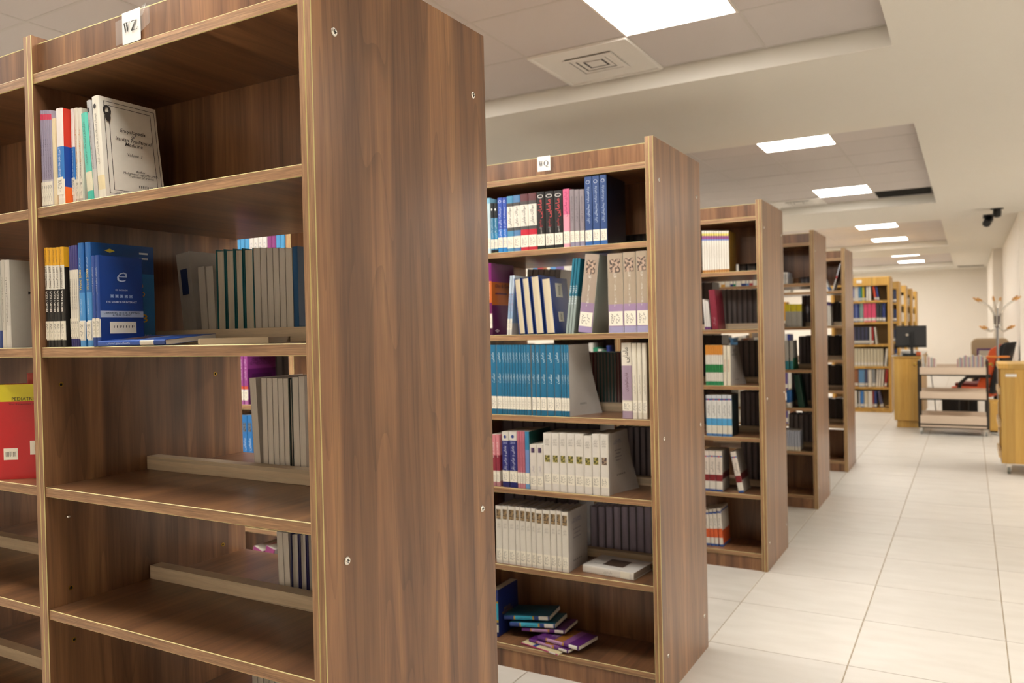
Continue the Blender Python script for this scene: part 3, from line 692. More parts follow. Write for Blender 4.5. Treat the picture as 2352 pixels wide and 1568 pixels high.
flat('f_blue', (-.462, UY[1]+.016, 0), .012, .215, .145, math.radians(4), z2+.0006, tilt=math.radians(4.5), roll=0)

# rear-facing books: fore-edges turned to the viewer
def lighter(c, k):
    return ''.join('%02x' % min(255, int(int(c[i:i+2], 16)*k+10)) for i in (0, 2, 4))
def backstyle(key, label, cov, pg, hard=False, group=None):
    if hard and int(pg[:2], 16) < 0x60: cov, pg = lighter(cov, 1.5), lighter(pg, 1.9)
    style(key, label, cov, cov, (), tag_=False, hard=hard, pg=pg, group=group, name='bound_journal' if 'journal' in label or 'volume' in label else 'book')
def rear(u, si, items, depth=.17, yb=None):
    """(style, px_left, px_right, py_top[, lean]) measured where the fore-edge stands on the rear half"""
    z = UZ[u][si]; yf = UY[u]+D/2+.016
    for it in items:
        sk, a, b_, top = it[:4]; ln = it[4] if len(it) > 4 else 0
        yy = yf+(it[5] if len(it) > 5 else .01)
        xa, xb = X_at(a, yy, z), X_at(b_, yy, z); h = Z_at(top, (xa+xb)/2, yy)-z
        if ln: h /= math.cos(ln)
        put(sk, (xa+xb)/2, yy, z, xb-xa-.0008, max(.1, min(h, space(u, si)-.01)), depth, lean=ln, back=True)
def backput(t): pass
backstyle('r_binder', 'grey slipcase leaning behind the stop, second shelf of WZ', 'b8b2aa', 'c4beb6')
backstyle('r_white', 'white paperback with page edges outward behind the WZ second shelf stop', 'c8bfb2', 'dbd3c6', group='rear paperbacks on WZ second shelf')
backstyle('r_teal', 'teal hardcover with page edges outward behind the WZ second shelf stop', '1d6a70', 'd8cdb8', True, group='rear teal hardcovers on WZ second shelf')
backstyle('r_blue', 'dark blue book behind the WZ second shelf stop by the end panel', '1b4470', '2a5b8a')
rear(1, 1, [('r_binder', k2(1390), k2(1490), 582, .12), ('r_white', k2(1520), k2(1572), 612, .06), ('r_white', k2(1574), k2(1628), 611, .04), ('r_teal', k2(1636), k2(1702), 573), ('r_teal', k2(1706), k2(1772), 572), ('r_teal', k2(1776), k2(1836), 571), ('r_teal', k2(1842), k2(1916), 570)]
     + [('r_white', k2(a), k2(b_), 569) for a, b_ in ((1920, 1968), (1970, 2015), (2017, 2062), (2064, 2108), (2110, 2155), (2157, 2208))] + [('r_blue', k2(2210), k2(2250), 566)])
t = [o for o in COL.objects if o.get('label') == STY['r_binder']['label']][0]
build(MB().box(-.013, .013, .1715, .1722, .13, .2, paint('2b3d6e', .6)), 'blue_label', t)
backstyle('r3_white', 'white paperback with page edges outward behind the WZ third shelf stop', 'd4cdc4', 'e2dbd0', group='rear paperbacks on WZ third shelf')
backstyle('r3_dark', 'dark green hardcover among white paperbacks behind WZ third shelf stop', '23352c', 'd8d0c4', True)
k3 = lambda x: x/3.178
rear(1, 2, [('r3_white', k3(1862), k3(1910), 868, .05), ('r3_white', k3(1924), k3(1962), 868), ('r3_white', k3(1964), k3(2003), 868), ('r3_white', k3(2005), k3(2043), 868), ('r3_white', k3(2045), k3(2082), 869), ('r3_white', k3(2084), k3(2120), 869), ('r3_dark', k3(2122), k3(2148), 868), ('r3_white', k3(2150), k3(2195), 866), ('r3_white', k3(2197), k3(2240), 864)])
backstyle('r4_white', 'white paperback turned page-outward behind the WZ fourth shelf stop', 'd6cfc6', 'e4ddd2', group='rear paperbacks on WZ fourth shelf')
backstyle('r4_violet', 'violet hardcover turned page-outward behind the WZ fourth shelf stop', '2a2560', 'd0cbc2', True, group='rear violet hardcovers on WZ fourth shelf')
rear(1, 3, [('r4_white', k3(2040), k3(2082), 1222, .03), ('r4_white', k3(2084), k3(2125), 1224, .03), ('r4_violet', k3(2130), k3(2188), 1226), ('r4_violet', k3(2192), k3(2245), 1226), ('r4_violet', k3(2249), k3(2300), 1226)])
backstyle('r5_white', 'white paperback turned page-outward behind the WZ fifth shelf stop', 'b0a9a0', 'bdb6ab', group='rear paperbacks on WZ fifth shelf')
rear(1, 4, [('r5_white', 582+k*13, 594.5+k*13, 1552) for k in range(8)])

# ---- bay beside WZ
style('b_grey', 'grey book in the bay beside WZ, second shelf', [(.2, '2c3f78'), (.8, 'a8a59c')], 'a09c92', [('فرهنگ پزشکی', .6, .4, .5, '55504a', 'v', 0)], tag_=False)
style('b_slim', 'slim white book between grey book and pale manual in side bay', [(.2, 'c8c2b4'), (.8, 'b8b2a6')], None, [('راهنمای تشخیص', .55, .5, .4, '55604a', 'v', 0)], tag_=False)
style('b_man', 'pale manual with plain front cover in side bay, second shelf', [(.25, 'c9c3b8'), (.75, 'c0bab0')], 'a8a296', [('راهنمای پزشکی', .55, .5, .4, '4a4640', 'v', 0)], tag_=False, side_text=[('Manual', .62, .63, .5, .035, '2a2622', .02, 0)])
row(1, 1, [('b_grey', -10, 4, 600), ('b_slim', 5.5, 13, 597), ('b_man', 14, 24, 597, dict(d=.13))], set_=.018)
style('b_red', 'red pediatric surgery book with yellow top band facing outward', 'b41218', [(.82, 'b80f16'), (.18, 'd2c41c')], (), tag_=False, hard=True, pg='cfc6b4',
      side_text=[('PEDIATRIC SURGERY', .6, .845, .7, .035, '2a1410', .015, 0), ('The Requisites in Pediatrics', .5, .79, .6, .02, '5a0d10', 0, 0)])
style('b_red2', 'orange red book standing behind the pediatric surgery book', 'b8331e', 'b8331e', (), tag_=False, hard=True)
red = put('b_red', -1.15, UY[1]+.03, UZ[1][2], .05, .245, .175, yaw=-.95)
put('b_red2', -1.16, UY[1]+.115, UZ[1][2], .035, .27, .17, yaw=-.95)
for z0, z1, y0, y1, nm in ((.03, .052, .1, .16, 'barcode_label'), (.062, .098, .085, .165, 'barcode_label'), (.05, .08, .02, .055, 'call_number_label')):
    q = build(MB().box(.025, .0256, y0, y1, z0, z1, LABELP), nm, red)
    letters(q, '▮❘▮▮❘▮❘▮▮❘▮❘', INK, (.0259, (y0+y1)/2, (z0+z1)/2), Y, Z, (y1-y0)*.7, (z1-z0)*.45, keep=False)
# ---- WQ bookcase (second row)
A = lambda x: 1100+x/4.3556
AY = lambda y: 300+y/4.3556
B = lambda x: 1100+x/3.733
BY = lambda y: 560+y/3.733
CY = lambda y: 940+y/3.733
style('q1_pale', 'pale blue book half hidden by the WZ end panel', [(.9, 'bcd0d6'), (.1, '7fb4cf')], None, ())
style('q1_cyan', 'black and cyan book on top shelf of WQ', [(.06, '101418'), (.34, '2f7fa8'), (.3, '2a6f92'), (.3, '14181c')], None, [('راهنمای بالینی', .5, .4, .5, 'cfe2ea', 'v', 0), ('●', .87, .4, .05, 'd8d8d4', 'h', 0)], group='black and cyan books on WQ top shelf')
style('q1_blue', 'royal blue book on top shelf of WQ', [(.12, '2a7fc0'), (.3, '2f6fc0'), (.58, '3350a8')], None, [('درسنامه زنان و زایمان', .55, .55, .55, 'd5def0', 'v', 0), ('○', .93, .5, .05, 'e0e6f2', 'h', .02)], group='royal blue books on WQ top shelf')
def qband(key, label, top, lo, txt='سوالات مامایی', grp=None): style(key, label, [(.07, lo), (.2, 'cfc8b8'), (.1, lo), (.06, '4a4a4a'), (.38, 'd9d4c8'), (.06, '4a4644'), (.13, top)], None, [(txt, .62, .34, .55, '3a3632', 'v', .005)], group=grp, lab=(.06, .26))
qband('q1_sky', 'light blue and white question book on WQ top shelf', '4a86ab', '4a86ab')
qband('q1_slate', 'slate blue and white question book on WQ top shelf', '527aa4', '527aa4')
qband('q1_red', 'maroon, white and red question book on WQ top shelf', '5d3338', 'bb2034', grp='maroon and red question books')
style('q1_blk', 'black book with red lettering on WQ top shelf', 'myblack' if False else [(.08, '121212'), (.92, '161415')], '121113', [('مامایی', .7, .32, .62, 'c4464a', 'v', .03), ('جامع', .45, .14, .4, 'a83338', 'v', .02), ('آزمون', .32, .12, .25, 'c8c4c0', 'v', 0), ('⬭', .92, .7, .06, 'e0dcd6', 'h', .05)], group='black books with red lettering', lab=(.06, .26))
style('q1_pink', 'pink book beside black books on WQ top shelf', [(.06, 'd89aa8'), (.2, 'ddd0c8'), (.3, 'd88f9f'), (.44, 'cf5f85')], None, [('مامایی', .65, .25, .5, '6a2a42', 'v', 0), ('بارداری', .88, .15, .5, '6a2a42', 'v', 0)], lab=(.07, .27))
style('q1_grey', 'slim grey book beside pink book on WQ top shelf', [(.1, '8a8398'), (.9, '857b80')], None, [('بهداشت مادر و کودک', .65, .45, .5, '55505a', 'v', 0)], group='slim grey books on WQ top shelf', lab=(.08, .27))
style('q1_navy', 'tall navy blue book ending the row on WQ top shelf', [(.06, '2f5e9c'), (.94, '2c4677')], '12162a', [('دستنامه بیماریهای زنان', .55, .45, .45, 'b9c6dc', 'v', 0), ('◯', .92, .5, .05, 'dfe4ec', 'h', .04), ('ویلیامز', .8, .1, .4, 'b9c6dc', 'v', 0)], group='tall navy books on WQ top shelf', lab=(.06, .22))
row(2, 0, [('q1_pale', A(78), A(119), AY(675)), ('q1_cyan', A(120), A(155), AY(725)), ('q1_cyan', A(155), A(192), AY(725)), ('q1_blue', A(192), A(244), AY(672)), ('q1_blue', A(244), A(284), AY(670)),
           ('q1_sky', A(284), A(350), AY(655)), ('q1_slate', A(350), A(419), AY(645)), ('q1_red', A(419), A(500), AY(634)), ('q1_red', A(500), A(582), AY(624)),
           ('q1_blk', A(584), A(665), AY(612)), ('q1_blk', A(667), A(756), AY(605)), ('q1_blk', A(757), A(845), AY(597)), ('q1_pink', A(847), A(912), AY(583)),
           ('q1_grey', A(915), A(961), AY(588)), ('q1_grey', A(962), A(1010), AY(588)), ('q1_grey', A(1012), A(1060), AY(586)),
           ('q1_navy', A(1064), A(1140), AY(440)), ('q1_navy', A(1142), A(1214), AY(432)), ('q1_navy', A(1216), A(1286), AY(422), dict(d=.2))], set_=.008)
backstyle('qr_dark', 'dark bound volume behind the back panel gap, WQ top shelf', '1c1f22', '2c2b2a', True, group='dark volumes behind WQ top shelf')
rear(2, 0, [('qr_dark', A(1440+k*62), A(1498+k*62), AY(930)) for k in range(4)])

style('q2_obs', 'purple and orange obstetrics book standing at WQ second shelf', [(.1, '4a1038'), (.2, 'd0c6ba'), (.15, '6a1550'), (.3, 'c7642a'), (.25, '7a1a68')], [(.42, '4f1040'), (.32, 'a8561a'), (.26, '6d1a60')], [('درسنامه', .62, .25, .5, 'e8c8b0', 'v', 0)], flare=.01, lab=(.1, .28),
      side_text=[('Obs & Gyn', .45, .68, .6, .07, '3a1430', .01, 0), ('▬▬▬', .4, .58, .5, .02, '4a1038', 0, 0), ('❖', .2, .06, .2, .05, 'c8b8c0', 0, 0)])
style('q2_thin', 'thin white and blue book leaning on the WQ second shelf', [(.2, 'c8c4bc'), (.5, '8fa8c4'), (.3, 'b9c6d4')], None, [('آزمون', .55, .3, .5, 'a02a30', 'v', 0)], group='thin leaning books on WQ second shelf')
backstyle('q2_hard', 'blue hardcover shelved page-outward and leaning on WQ second shelf', '1f3a7c', 'd2c4a6', True, group='blue hardcovers with cream page edges')
style('q2_teal', 'slim teal and grey book leaning on WQ second shelf', [(.5, '8f9c98'), (.5, '1d6a82')], None, [('EASY TEST', .52, .25, .6, 'd8e4e8', 'v', 0)], tag_=False, group='slim teal books on WQ second shelf')
style('q2_tan', 'thick tan and lilac textbook standing on WQ second shelf', [(.08, '9a94b4'), (.28, '9a80a0'), (.64, 'a3927e')], '8f9a94', [('درسنامه\nجامع\nمامایی', .58, .2, .5, 'd6cfc6', 'h', 0)], group='thick tan and lilac textbooks', lab=(.09, .27), pic=((.76, .93, .7, '4a403a', 'b59a86'),))
style('q2_tanlean', 'thick tan and lilac textbook leaning on WQ second shelf', [(.1, '9a88ac'), (.28, '927a96'), (.62, 'a08f80')], '97a19c', [('درسنامه\nجامع\nمامایی', .58, .2, .5, 'd6cfc6', 'h', 0)], lab=(.08, .26), pic=((.74, .92, .65, '4a403a', 'b59a86'),))
row(2, 1, [('q2_obs', B(78), B(116), BY(165), dict(d=.2))], set_=.012)
row(2, 1, [('q2_thin', B(238), B(258), BY(275), dict(lean=.085)), ('q2_thin', B(260), B(280), BY(275), dict(lean=.085))], set_=.012)
z = UZ[2][1]; yf = UY[2]+.008
for a, b_, top, ln in ((344, 402, 293, .085), (412, 474, 287, .085), (488, 562, 270, .085), (578, 657, 290, .085)):
    xa, xb = X_at(B(a), yf, z), X_at(B(b_), yf, z); h = Z_at(BY(top), (xa+xb)/2+.02, yf)-z
    tq = put('q2_hard', (xa+xb)/2, yf, z, xb-xa-.003, h/math.cos(ln), .165, lean=ln, back=True)
hw_ = max(v.co.x for v in tq.children[0].data.vertices)
for (y0, y1, z0, z1, nm) in ((.06, .12, .17, .235, 'barcode_label'), (.07, .115, .055, .1, 'barcode_label')):
    q = build(MB().box(-hw_-.0006, -hw_, y0, y1, z0*.9, z1*.9, LABELP), nm, tq)
    letters(q, '▮❘▮▮❘▮❘▮▮❘▮❘', INK, (-hw_-.0009, (y0+y1)/2, (z0+z1)*.45), Z, Y, (z1-z0)*.6, (y1-y0)*.35, keep=False)
row(2, 1, [('q2_teal', B(742), B(764), BY(132), dict(lean=.125)), ('q2_teal', B(766), B(788), BY(130), dict(lean=.125)), ('q2_teal', B(790), B(812), BY(130), dict(lean=.125)),
           ('q2_tanlean', B(848), B(966), BY(100), dict(lean=.125)), ('q2_tan', B(1112), B(1243), BY(82)), ('q2_tan', B(1245), B(1354), BY(70)), ('q2_tan', B(1356), B(1464), BY(60))], set_=.01)
backstyle('q2r', 'white paperback leaning behind the WQ second shelf stop', 'c2c0bc', 'cfcdc8', group='leaning white paperbacks behind WQ second shelf')
rear(2, 1, [('q2r', B(372+k*48), B(415+k*48), BY(224), -.12) for k in range(6)])

style('q3_teal', 'teal blue paperback in the long matching run, WQ third shelf', [(.08, '15607f'), (.17, 'cfc8b6'), (.75, '1a6588')], 'b9b6b0', [('مامایی', .82, .14, .55, 'c6d8de', 'v', 0), ('سلامت', .52, .13, .55, 'c6d8de', 'v', 0)], group='teal blue run on WQ third shelf', lab=(.08, .26))
style('q3_last', 'teal blue paperback with curling white cover ending the run, WQ third shelf', [(.08, '15607f'), (.17, 'cfc8b6'), (.75, '1a6588')], 'b4b0ac', [('مامایی', .82, .14, .55, 'c6d8de', 'v', 0), ('سلامت', .52, .13, .55, 'c6d8de', 'v', 0)], flare=.06, lab=(.08, .26),
      side_text=[('▮❘▮▮❘▮❘▮', .5, .16, .2, .03, '2a2624', 0, 0)])
bd = [(105, 156), (158, 205), (205, 227), (227, 248), (248, 270), (270, 295), (295, 320), (320, 348), (348, 372), (372, 395), (395, 415), (415, 450), (458, 491), (494, 531), (533, 584), (588, 649), (652, 710), (713, 735), (735, 757)]
row(2, 2, [('q3_teal', B(a), B(b_), BY(866)) for a, b_ in bd]+[('q3_last', B(757), B(780), BY(866), dict(d=.2))], set_=.012)
style('q3_lilac', 'white and lilac book near the stile, WQ third shelf', [(.1, '9a8696'), (.14, 'd0c8b4'), (.46, '9a8696'), (.3, 'd3cbbc')], 'c8c2b4', [('مامایی', .84, .2, .7, '3a3430', 'v', .01), ('فارماکولوژی', .48, .25, .35, '5a3a42', 'v', 0)], lab=(.1, .22))
style('q3_white', 'slim white book standing by the stile, WQ third shelf', 'd2cab8', None, [('راهنمای بارداری', .45, .25, .4, '8a847a', 'v', 0)], group='slim white books at the WQ third shelf stile', lab=(.08, .24))
row(2, 2, [('q3_lilac', B(1230), B(1318), BY(848)), ('q3_white', B(1320), B(1362), BY(850)), ('q3_white', B(1364), B(1404), BY(850)), ('q3_white', B(1406), B(1446), BY(851))], set_=.03)
for k_, c_ in (('q3ra', '3a1c24'), ('q3rb', '1f3a3a'), ('q3rc', '46191e')):
    backstyle(k_, {'q3ra': 'maroon', 'q3rb': 'dark green', 'q3rc': 'dark red'}[k_]+' bound journal behind the WQ third shelf stop', c_, '4a423e', True, group='bound journals behind WQ third shelf')
rear(2, 2, [(('q3ra', 'q3ra', 'q3rc', 'q3rc', 'q3rb', 'q3rb', 'q3rb', 'q3rb', 'q3rb', 'q3rb', 'q3rc', 'q3ra')[k], B(905+k*28), B(931+k*28), BY(932)) for k in range(12)])

style('q4_pink', 'thin pink and red book at the WZ end panel, WQ fourth shelf', [(.1, 'b07a80'), (.2, 'd0c6b8'), (.3, '8a2a3c'), (.4, 'cf8088')], None, [('تغذیه', .7, .3, .5, 'e0d0cc', 'v', 0)], group='thin pink and red books on WQ fourth shelf')
style('q4_navy', 'white-topped navy book dated 2010 on WQ fourth shelf', [(.1, '1f2460'), (.2, 'd0c8b4'), (.54, '23276c'), (.16, 'cfc9c0')], None, [('مامایی و جراحی زنان', .52, .45, .5, 'd6d8ea', 'v', .01), ('2010', .8, .6, .04, 'b0b6d8', 'h', 0), ('●', .91, .4, .06, '2a3f80', 'h', 0)], group='white-topped navy books', lab=(.1, .28))
style('q4_rose', 'thin rose book on WQ fourth shelf', [(.1, 'c08088'), (.18, 'd0c8b8'), (.72, 'b86a78')], None, [('روانشناسی بارداری', .6, .45, .5, '7a3a48', 'v', 0)], group='thin rose books on WQ fourth shelf')
style('q4_blue', 'thin light blue book beside rose books on WQ fourth shelf', [(.1, '6a96c0'), (.18, 'd0c8b8'), (.4, '6a86b8'), (.32, '2f7aa0')], '12403c', [])
style('q4_small', 'small white book with dark picture on WQ fourth shelf', 'd2cbc0', None, [('زایمان', .45, .15, .4, '8a7f96', 'v', 0)], group='small white books on WQ fourth shelf', lab=(.08, .3), pic=((.82, .93, .5, '2a2240', '5a4060'),))
style('q4_white', 'white textbook with small green picture in matching run, WQ fourth shelf', [(1, 'd4cec4')], 'b9b4ac', [('بارداری\nو زایمان\nویلیامز', .85, .55, .13, '7a746c', 'h', 0)], group='white textbooks with small pictures, WQ fourth shelf', lab=(.13, .3), pic=((.5, .62, .62, '4a4a22', 'a89a52'),))
style('q4_last', 'white textbook with back cover text ending the run, WQ fourth shelf', [(1, 'd4cec4')], 'aaa49e', [('بارداری\nو زایمان\nویلیامز', .85, .55, .13, '7a746c', 'h', 0)], flare=.05, lab=(.13, .3), pic=((.5, .62, .62, '4a3a3a', 'a08a72'),),
      side_text=[('WILLIAMS\nOBSTETRICS', .45, .84, .4, .07, '6a6a86', .01, 0), ('▬▬▬▬\n▬▬▬\n▬▬▬▬\n▬▬▬', .45, .62, .3, .18, '7a7478', -.03, 0), ('▮❘▮▮❘▮❘▮', .5, .3, .3, .03, '2a2624', 0, 0)])
row(2, 3, [('q4_pink', B(112), B(150), CY(215)), ('q4_pink', B(152), B(182), CY(215)), ('q4_navy', B(203), B(262), CY(192)), ('q4_navy', B(265), B(331), CY(190)), ('q4_rose', B(334), B(356), CY(188)), ('q4_rose', B(357), B(378), CY(188)), ('q4_rose', B(379), B(399), CY(188)), ('q4_blue', B(400), B(437), CY(190), dict(d=.2)),
           ('q4_small', B(440), B(499), CY(302)), ('q4_small', B(500), B(556), CY(302))]
    + [('q4_white', B(a), B(b_), CY(t_)) for a, b_, t_ in ((558, 627, 203), (628, 694, 205), (695, 757, 206), (758, 827, 208), (828, 904, 210), (905, 973, 228), (975, 1043, 212))]+[('q4_last', B(1045), B(1116), CY(214), dict(d=.21))], set_=.014)
backstyle('q4r', 'dark grey bound journal behind the WQ fourth shelf stop', '37333a', '4a464a', True, group='bound journals behind WQ fourth shelf')
rear(2, 3, [('q4r', B(1180+k*52), B(1228+k*52), CY(150)) for k in range(6)])
style('q5_white', 'white hardback with brown picture in matching run, WQ fifth shelf', [(1, 'd2ccc0')], 'aaa4a2', [('بارداری\nو زایمان', .66, .5, .1, '8a847c', 'h', 0)], group='white hardbacks on WQ fifth shelf', lab=(.05, .25), hard=True, pic=((.77, .94, .7, '30261e', '9a7f5a'),))
style('q5_last', 'white hardback showing its back cover, ending the run on WQ fifth shelf', [(1, 'd2ccc0')], 'aaa5a2', [('بارداری\nو زایمان', .66, .5, .1, '8a847c', 'h', 0)], lab=(.05, .25), hard=True, pic=((.77, .94, .7, '30261e', '9a7f5a'),),
      side_text=[('WILLIAMS\nOBSTETRICS', .45, .82, .5, .08, '6a6a86', .01, 0), ('▬▬▬▬\n▬▬▬\n▬▬▬▬', .45, .6, .4, .16, '8a8488', -.03, 0), ('▮❘▮▮❘▮❘▮', .45, .15, .4, .03, '2a2624', 0, 0)])
row(2, 4, [('q5_white', B(a), B(b_), CY(t_)) for a, b_, t_ in ((150, 204, 826), (205, 257, 828), (258, 318, 832), (320, 357, 835), (358, 407, 840), (408, 454, 846), (456, 494, 852), (495, 551, 862), (553, 617, 865), (619, 670, 868), (672, 713, 870))]+[('q5_last', B(715), B(772), CY(880), dict(d=.19))], set_=.02)
style('q5_flat', 'white hardback lying flat on WQ fifth shelf', [(1, 'd6d0c6')], 'd0cbc4', [('بارداری', .5, .16, .4, '8a847c', 'v', 0)], lab=(.08, .25), hard=True, pg='b8b2aa', side_text=[('■', .5, .5, .4, .5, '4a3a2e', .0, 0), ('زایمان', .3, .85, .2, .1, '6a6460', 0, 0)], pic=((.72, .85, .8, '30261e', 'b8a890'),))
x_ = X_at(1332, UY[2]+.03, UZ[2][4])
qf = flat('q5_flat', (x_+.235, UY[2]+.035, 0), .03, .235, .175, math.radians(-5), UZ[2][4]+.0005)
qf.location.x = x_+.235
backstyle('q5r', 'grey bound journal behind the WQ fifth shelf stop', '3f3b42', '55505a', True, group='bound journals behind WQ fifth shelf')
rear(2, 4, [('q5r', B(960+k*66), B(1024+k*66), CY(830)) for k in range(8)])
DY = lambda y: 1280+y/4.3556
style('q6_myles', 'dark blue midwifery book standing on WQ bottom shelf', [(.1, '14275c'), (.16, 'c8c2b4'), (.05, '14275c'), (.05, 'a88a2c'), (.36, '2a9cb8'), (.04, 'a88a2c'), (.24, '1a3070')], '14225c', [], tag_=False, flare=.004, side_text=[('MYLES\nMIDWIVES', .45, .5, .5, .14, '8a6a2c', .02, 0)])
row(2, 5, [('q6_myles', A(125), A(196), DY(325), dict(d=.18))], set_=.05)
style('q6_cyan', 'blue and cyan paperback on top of the heap, WQ bottom shelf', [(.03, '1d3a7a'), (.2, 'cfcac0'), (.1, '1d3a7a'), (.04, 'a88a2c'), (.38, '2f9fbc'), (.03, 'a88a2c'), (.22, '1d3a7a')], '1a5a70', [('درسنامه مامایی', .55, .25, .5, '123a52', 'v', 0)], tag_=False, flare=0, group='blue and cyan paperbacks in the heap')
style('q6_purp', 'purple paperback in the heap, WQ bottom shelf', [(.03, '4a1c5e'), (.2, 'cfcac0'), (.12, '5a2270'), (.04, 'b0802c'), (.38, 'b48ab0'), (.03, 'b0802c'), (.2, '5a2270')], [(.25, '4c1c5e'), (.15, '7a4a80'), (.2, '8a5a24'), (.4, '4c1c5e')], [('درسنامه مامایی', .58, .3, .5, '3a1a44', 'v', 0)], tag_=False, group='purple paperbacks in the heap', side_text=[('MIDWIVES', .5, .7, .14, .6, 'a08aa8', .02, 0)])
style('q6_pink', 'magenta and cream booklet at the bottom of the heap, WQ bottom shelf', [(.06, 'b04a7a'), (.18, 'd0cac8'), (.76, 'a83868')], [(.6, 'c4b890'), (.1, '2a3f80'), (.3, 'c8bc98')], (), tag_=False)
zb = UZ[2][5]
def fx(px, off): return X_at(px, UY[2]+off, zb)
R_ = math.radians
# spines run from the tail (towards the end of the case hidden by WZ) to the head
def flatx(sk, px_l, off, w_, h, d, yaw, z, **k):
    x0_ = fx(px_l, off); t = flat(sk, (x0_+h*math.cos(yaw), UY[2]+off+h*math.sin(yaw), 0), w_, h, d, yaw, z, **k)
    return t
flatx('q6_pink', A(425), .030, .006, .20, .14, R_(-12), zb+.001)
flatx('q6_purp', A(500), .050, .012, .21, .145, R_(-11), zb+.0085, label='purple paperback lying low in the heap, WQ bottom shelf')
flatx('q6_purp', A(590), .055, .016, .21, .15, R_(-9), zb+.0225, label='purple paperback fanned over the pink booklet, WQ bottom shelf')
flatx('q6_purp', A(430), .085, .014, .205, .15, R_(3), zb+.051, roll=R_(-5), label='purple paperback under the two cyan ones, WQ bottom shelf')
flatx('q6_cyan', A(310), .075, .018, .215, .15, R_(5), zb+.067, roll=R_(-5))
flatx('q6_cyan', A(252), .08, .018, .215, .15, R_(8), zb+.09, roll=R_(-5))

# books seen through the WZ bays on the far bay of the WQ row
style('t1_white', 'white book seen through the WZ bay, far WQ bay top shelf', [(.3, 'c8ccd0'), (.7, 'c9c3bc')], None, [('زنان', .4, .3, .5, '6a7080', 'v', 0)], group='white books in far WQ bay top shelf')
style('t1_blue', 'light blue book seen through the WZ bay, far WQ bay top shelf', [(.3, 'c8ccd0'), (.7, '3f86b4')], None, [], group='light blue books in far WQ bay top shelf')
style('t1_plum', 'plum book seen through the WZ bay, far WQ bay top shelf', [(.25, 'c8c0c8'), (.75, '7a2f6a')], None, [], group='plum books in far WQ bay top shelf')
row(2, 0, [(('t1_white', 't1_blue', 't1_blue', 't1_blue', 't1_white', 't1_white', 't1_white', 't1_white', 't1_plum', 't1_plum', 't1_blue', 't1_blue', 't1_blue')[k], 533+k*10.2, 542.6+k*10.2, 470) for k in range(12)], set_=.01)
style('t3_purp', 'purple obstetrics volume seen through the WZ bay', [(.1, 'a05a94'), (.2, 'd0c8cc'), (.06, 'c0482c'), (.64, '8a3a80')], [(1, '7a2a74')], [('زنان و زایمان', .68, .4, .5, 'd8b8d4', 'v', 0)], group='purple obstetrics volumes in far WQ bay')
style('t3_last', 'purple obstetrics and gynecology volume showing its cover through the WZ bay', [(.1, 'a05a94'), (.2, 'd0c8cc'), (.06, 'c0482c'), (.64, '8a3a80')], [(.7, '5f1c60'), (.3, '8a3a84')], [('زنان و زایمان', .68, .4, .5, 'd8b8d4', 'v', 0)], side_text=[('OBSTETRICS\nGYNECOLOGY', .5, .84, .8, .13, '3a1438', .01, 0), ('■', .5, .42, .7, .36, '47144a', 0, 0)])
row(2, 2, [('t3_purp', 530, 538, 812), ('t3_purp', 539, 549, 812), ('t3_purp', 550, 560, 812), ('t3_last', 561, 570, 812, dict(d=.2))], set_=.012)
style('t4_blue', 'bright blue book with photo seen through the WZ bay', [(.12, 'c8ccd0'), (.88, '1f6cae')], None, [('مامایی', .4, .25, .5, 'cfe0f0', 'v', 0)], tag_=False, group='bright blue books in far WQ bay', pic=((.66, .84, .6, '2a3038', '6a7480'),))
row(2, 3, [('t4_blue', 534+k*12, 545.5+k*12, 953) for k in range(9)], set_=.012)
style('t6_red', 'red and white book leaning in the far WQ bay bottom shelf', [(.7, 'c0203a'), (.3, '8a2a6a')], [(.5, 'b8182c'), (.5, 'c8c4c0')], (), tag_=False, hard=True)
style('t6_pur', 'violet book lying against the red one, far WQ bay bottom shelf', '8a2a6a', '8a2a6a', (), tag_=False)
row(2, 5, [('t6_pur', 560, 580, 1265, dict(lean=.35, h=.22)), ('t6_red', 592, 612, 1245, dict(lean=.28, h=.24))], set_=.02)
dist = MB()
def rearbox(x, w_, u, si, hh, c1_, c2_):  # dark rear books added to block bright gaps, mostly hidden from view
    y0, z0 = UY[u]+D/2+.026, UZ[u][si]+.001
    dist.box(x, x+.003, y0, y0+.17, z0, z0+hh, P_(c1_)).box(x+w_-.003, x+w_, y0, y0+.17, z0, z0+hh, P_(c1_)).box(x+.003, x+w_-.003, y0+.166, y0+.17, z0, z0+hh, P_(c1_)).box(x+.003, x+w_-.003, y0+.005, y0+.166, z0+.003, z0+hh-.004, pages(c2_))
for si in (1, 2, 3, 4):
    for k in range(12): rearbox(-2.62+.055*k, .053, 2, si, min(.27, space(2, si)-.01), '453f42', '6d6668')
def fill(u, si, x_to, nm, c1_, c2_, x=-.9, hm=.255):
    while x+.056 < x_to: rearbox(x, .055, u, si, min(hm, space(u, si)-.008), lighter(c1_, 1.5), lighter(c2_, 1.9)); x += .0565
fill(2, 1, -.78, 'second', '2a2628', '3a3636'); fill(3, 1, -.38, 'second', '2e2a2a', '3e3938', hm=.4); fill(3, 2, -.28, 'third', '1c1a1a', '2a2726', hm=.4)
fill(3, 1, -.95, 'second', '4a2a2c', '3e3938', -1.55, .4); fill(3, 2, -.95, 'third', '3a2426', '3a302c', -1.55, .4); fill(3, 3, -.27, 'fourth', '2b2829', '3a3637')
fill(2, 2, -.46, 'third', '2a2426', '3a3330'); fill(2, 3, -.38, 'fourth', '2c282c', '3b373a'); fill(2, 4, -.5, 'fifth', '302c32', '423e44')
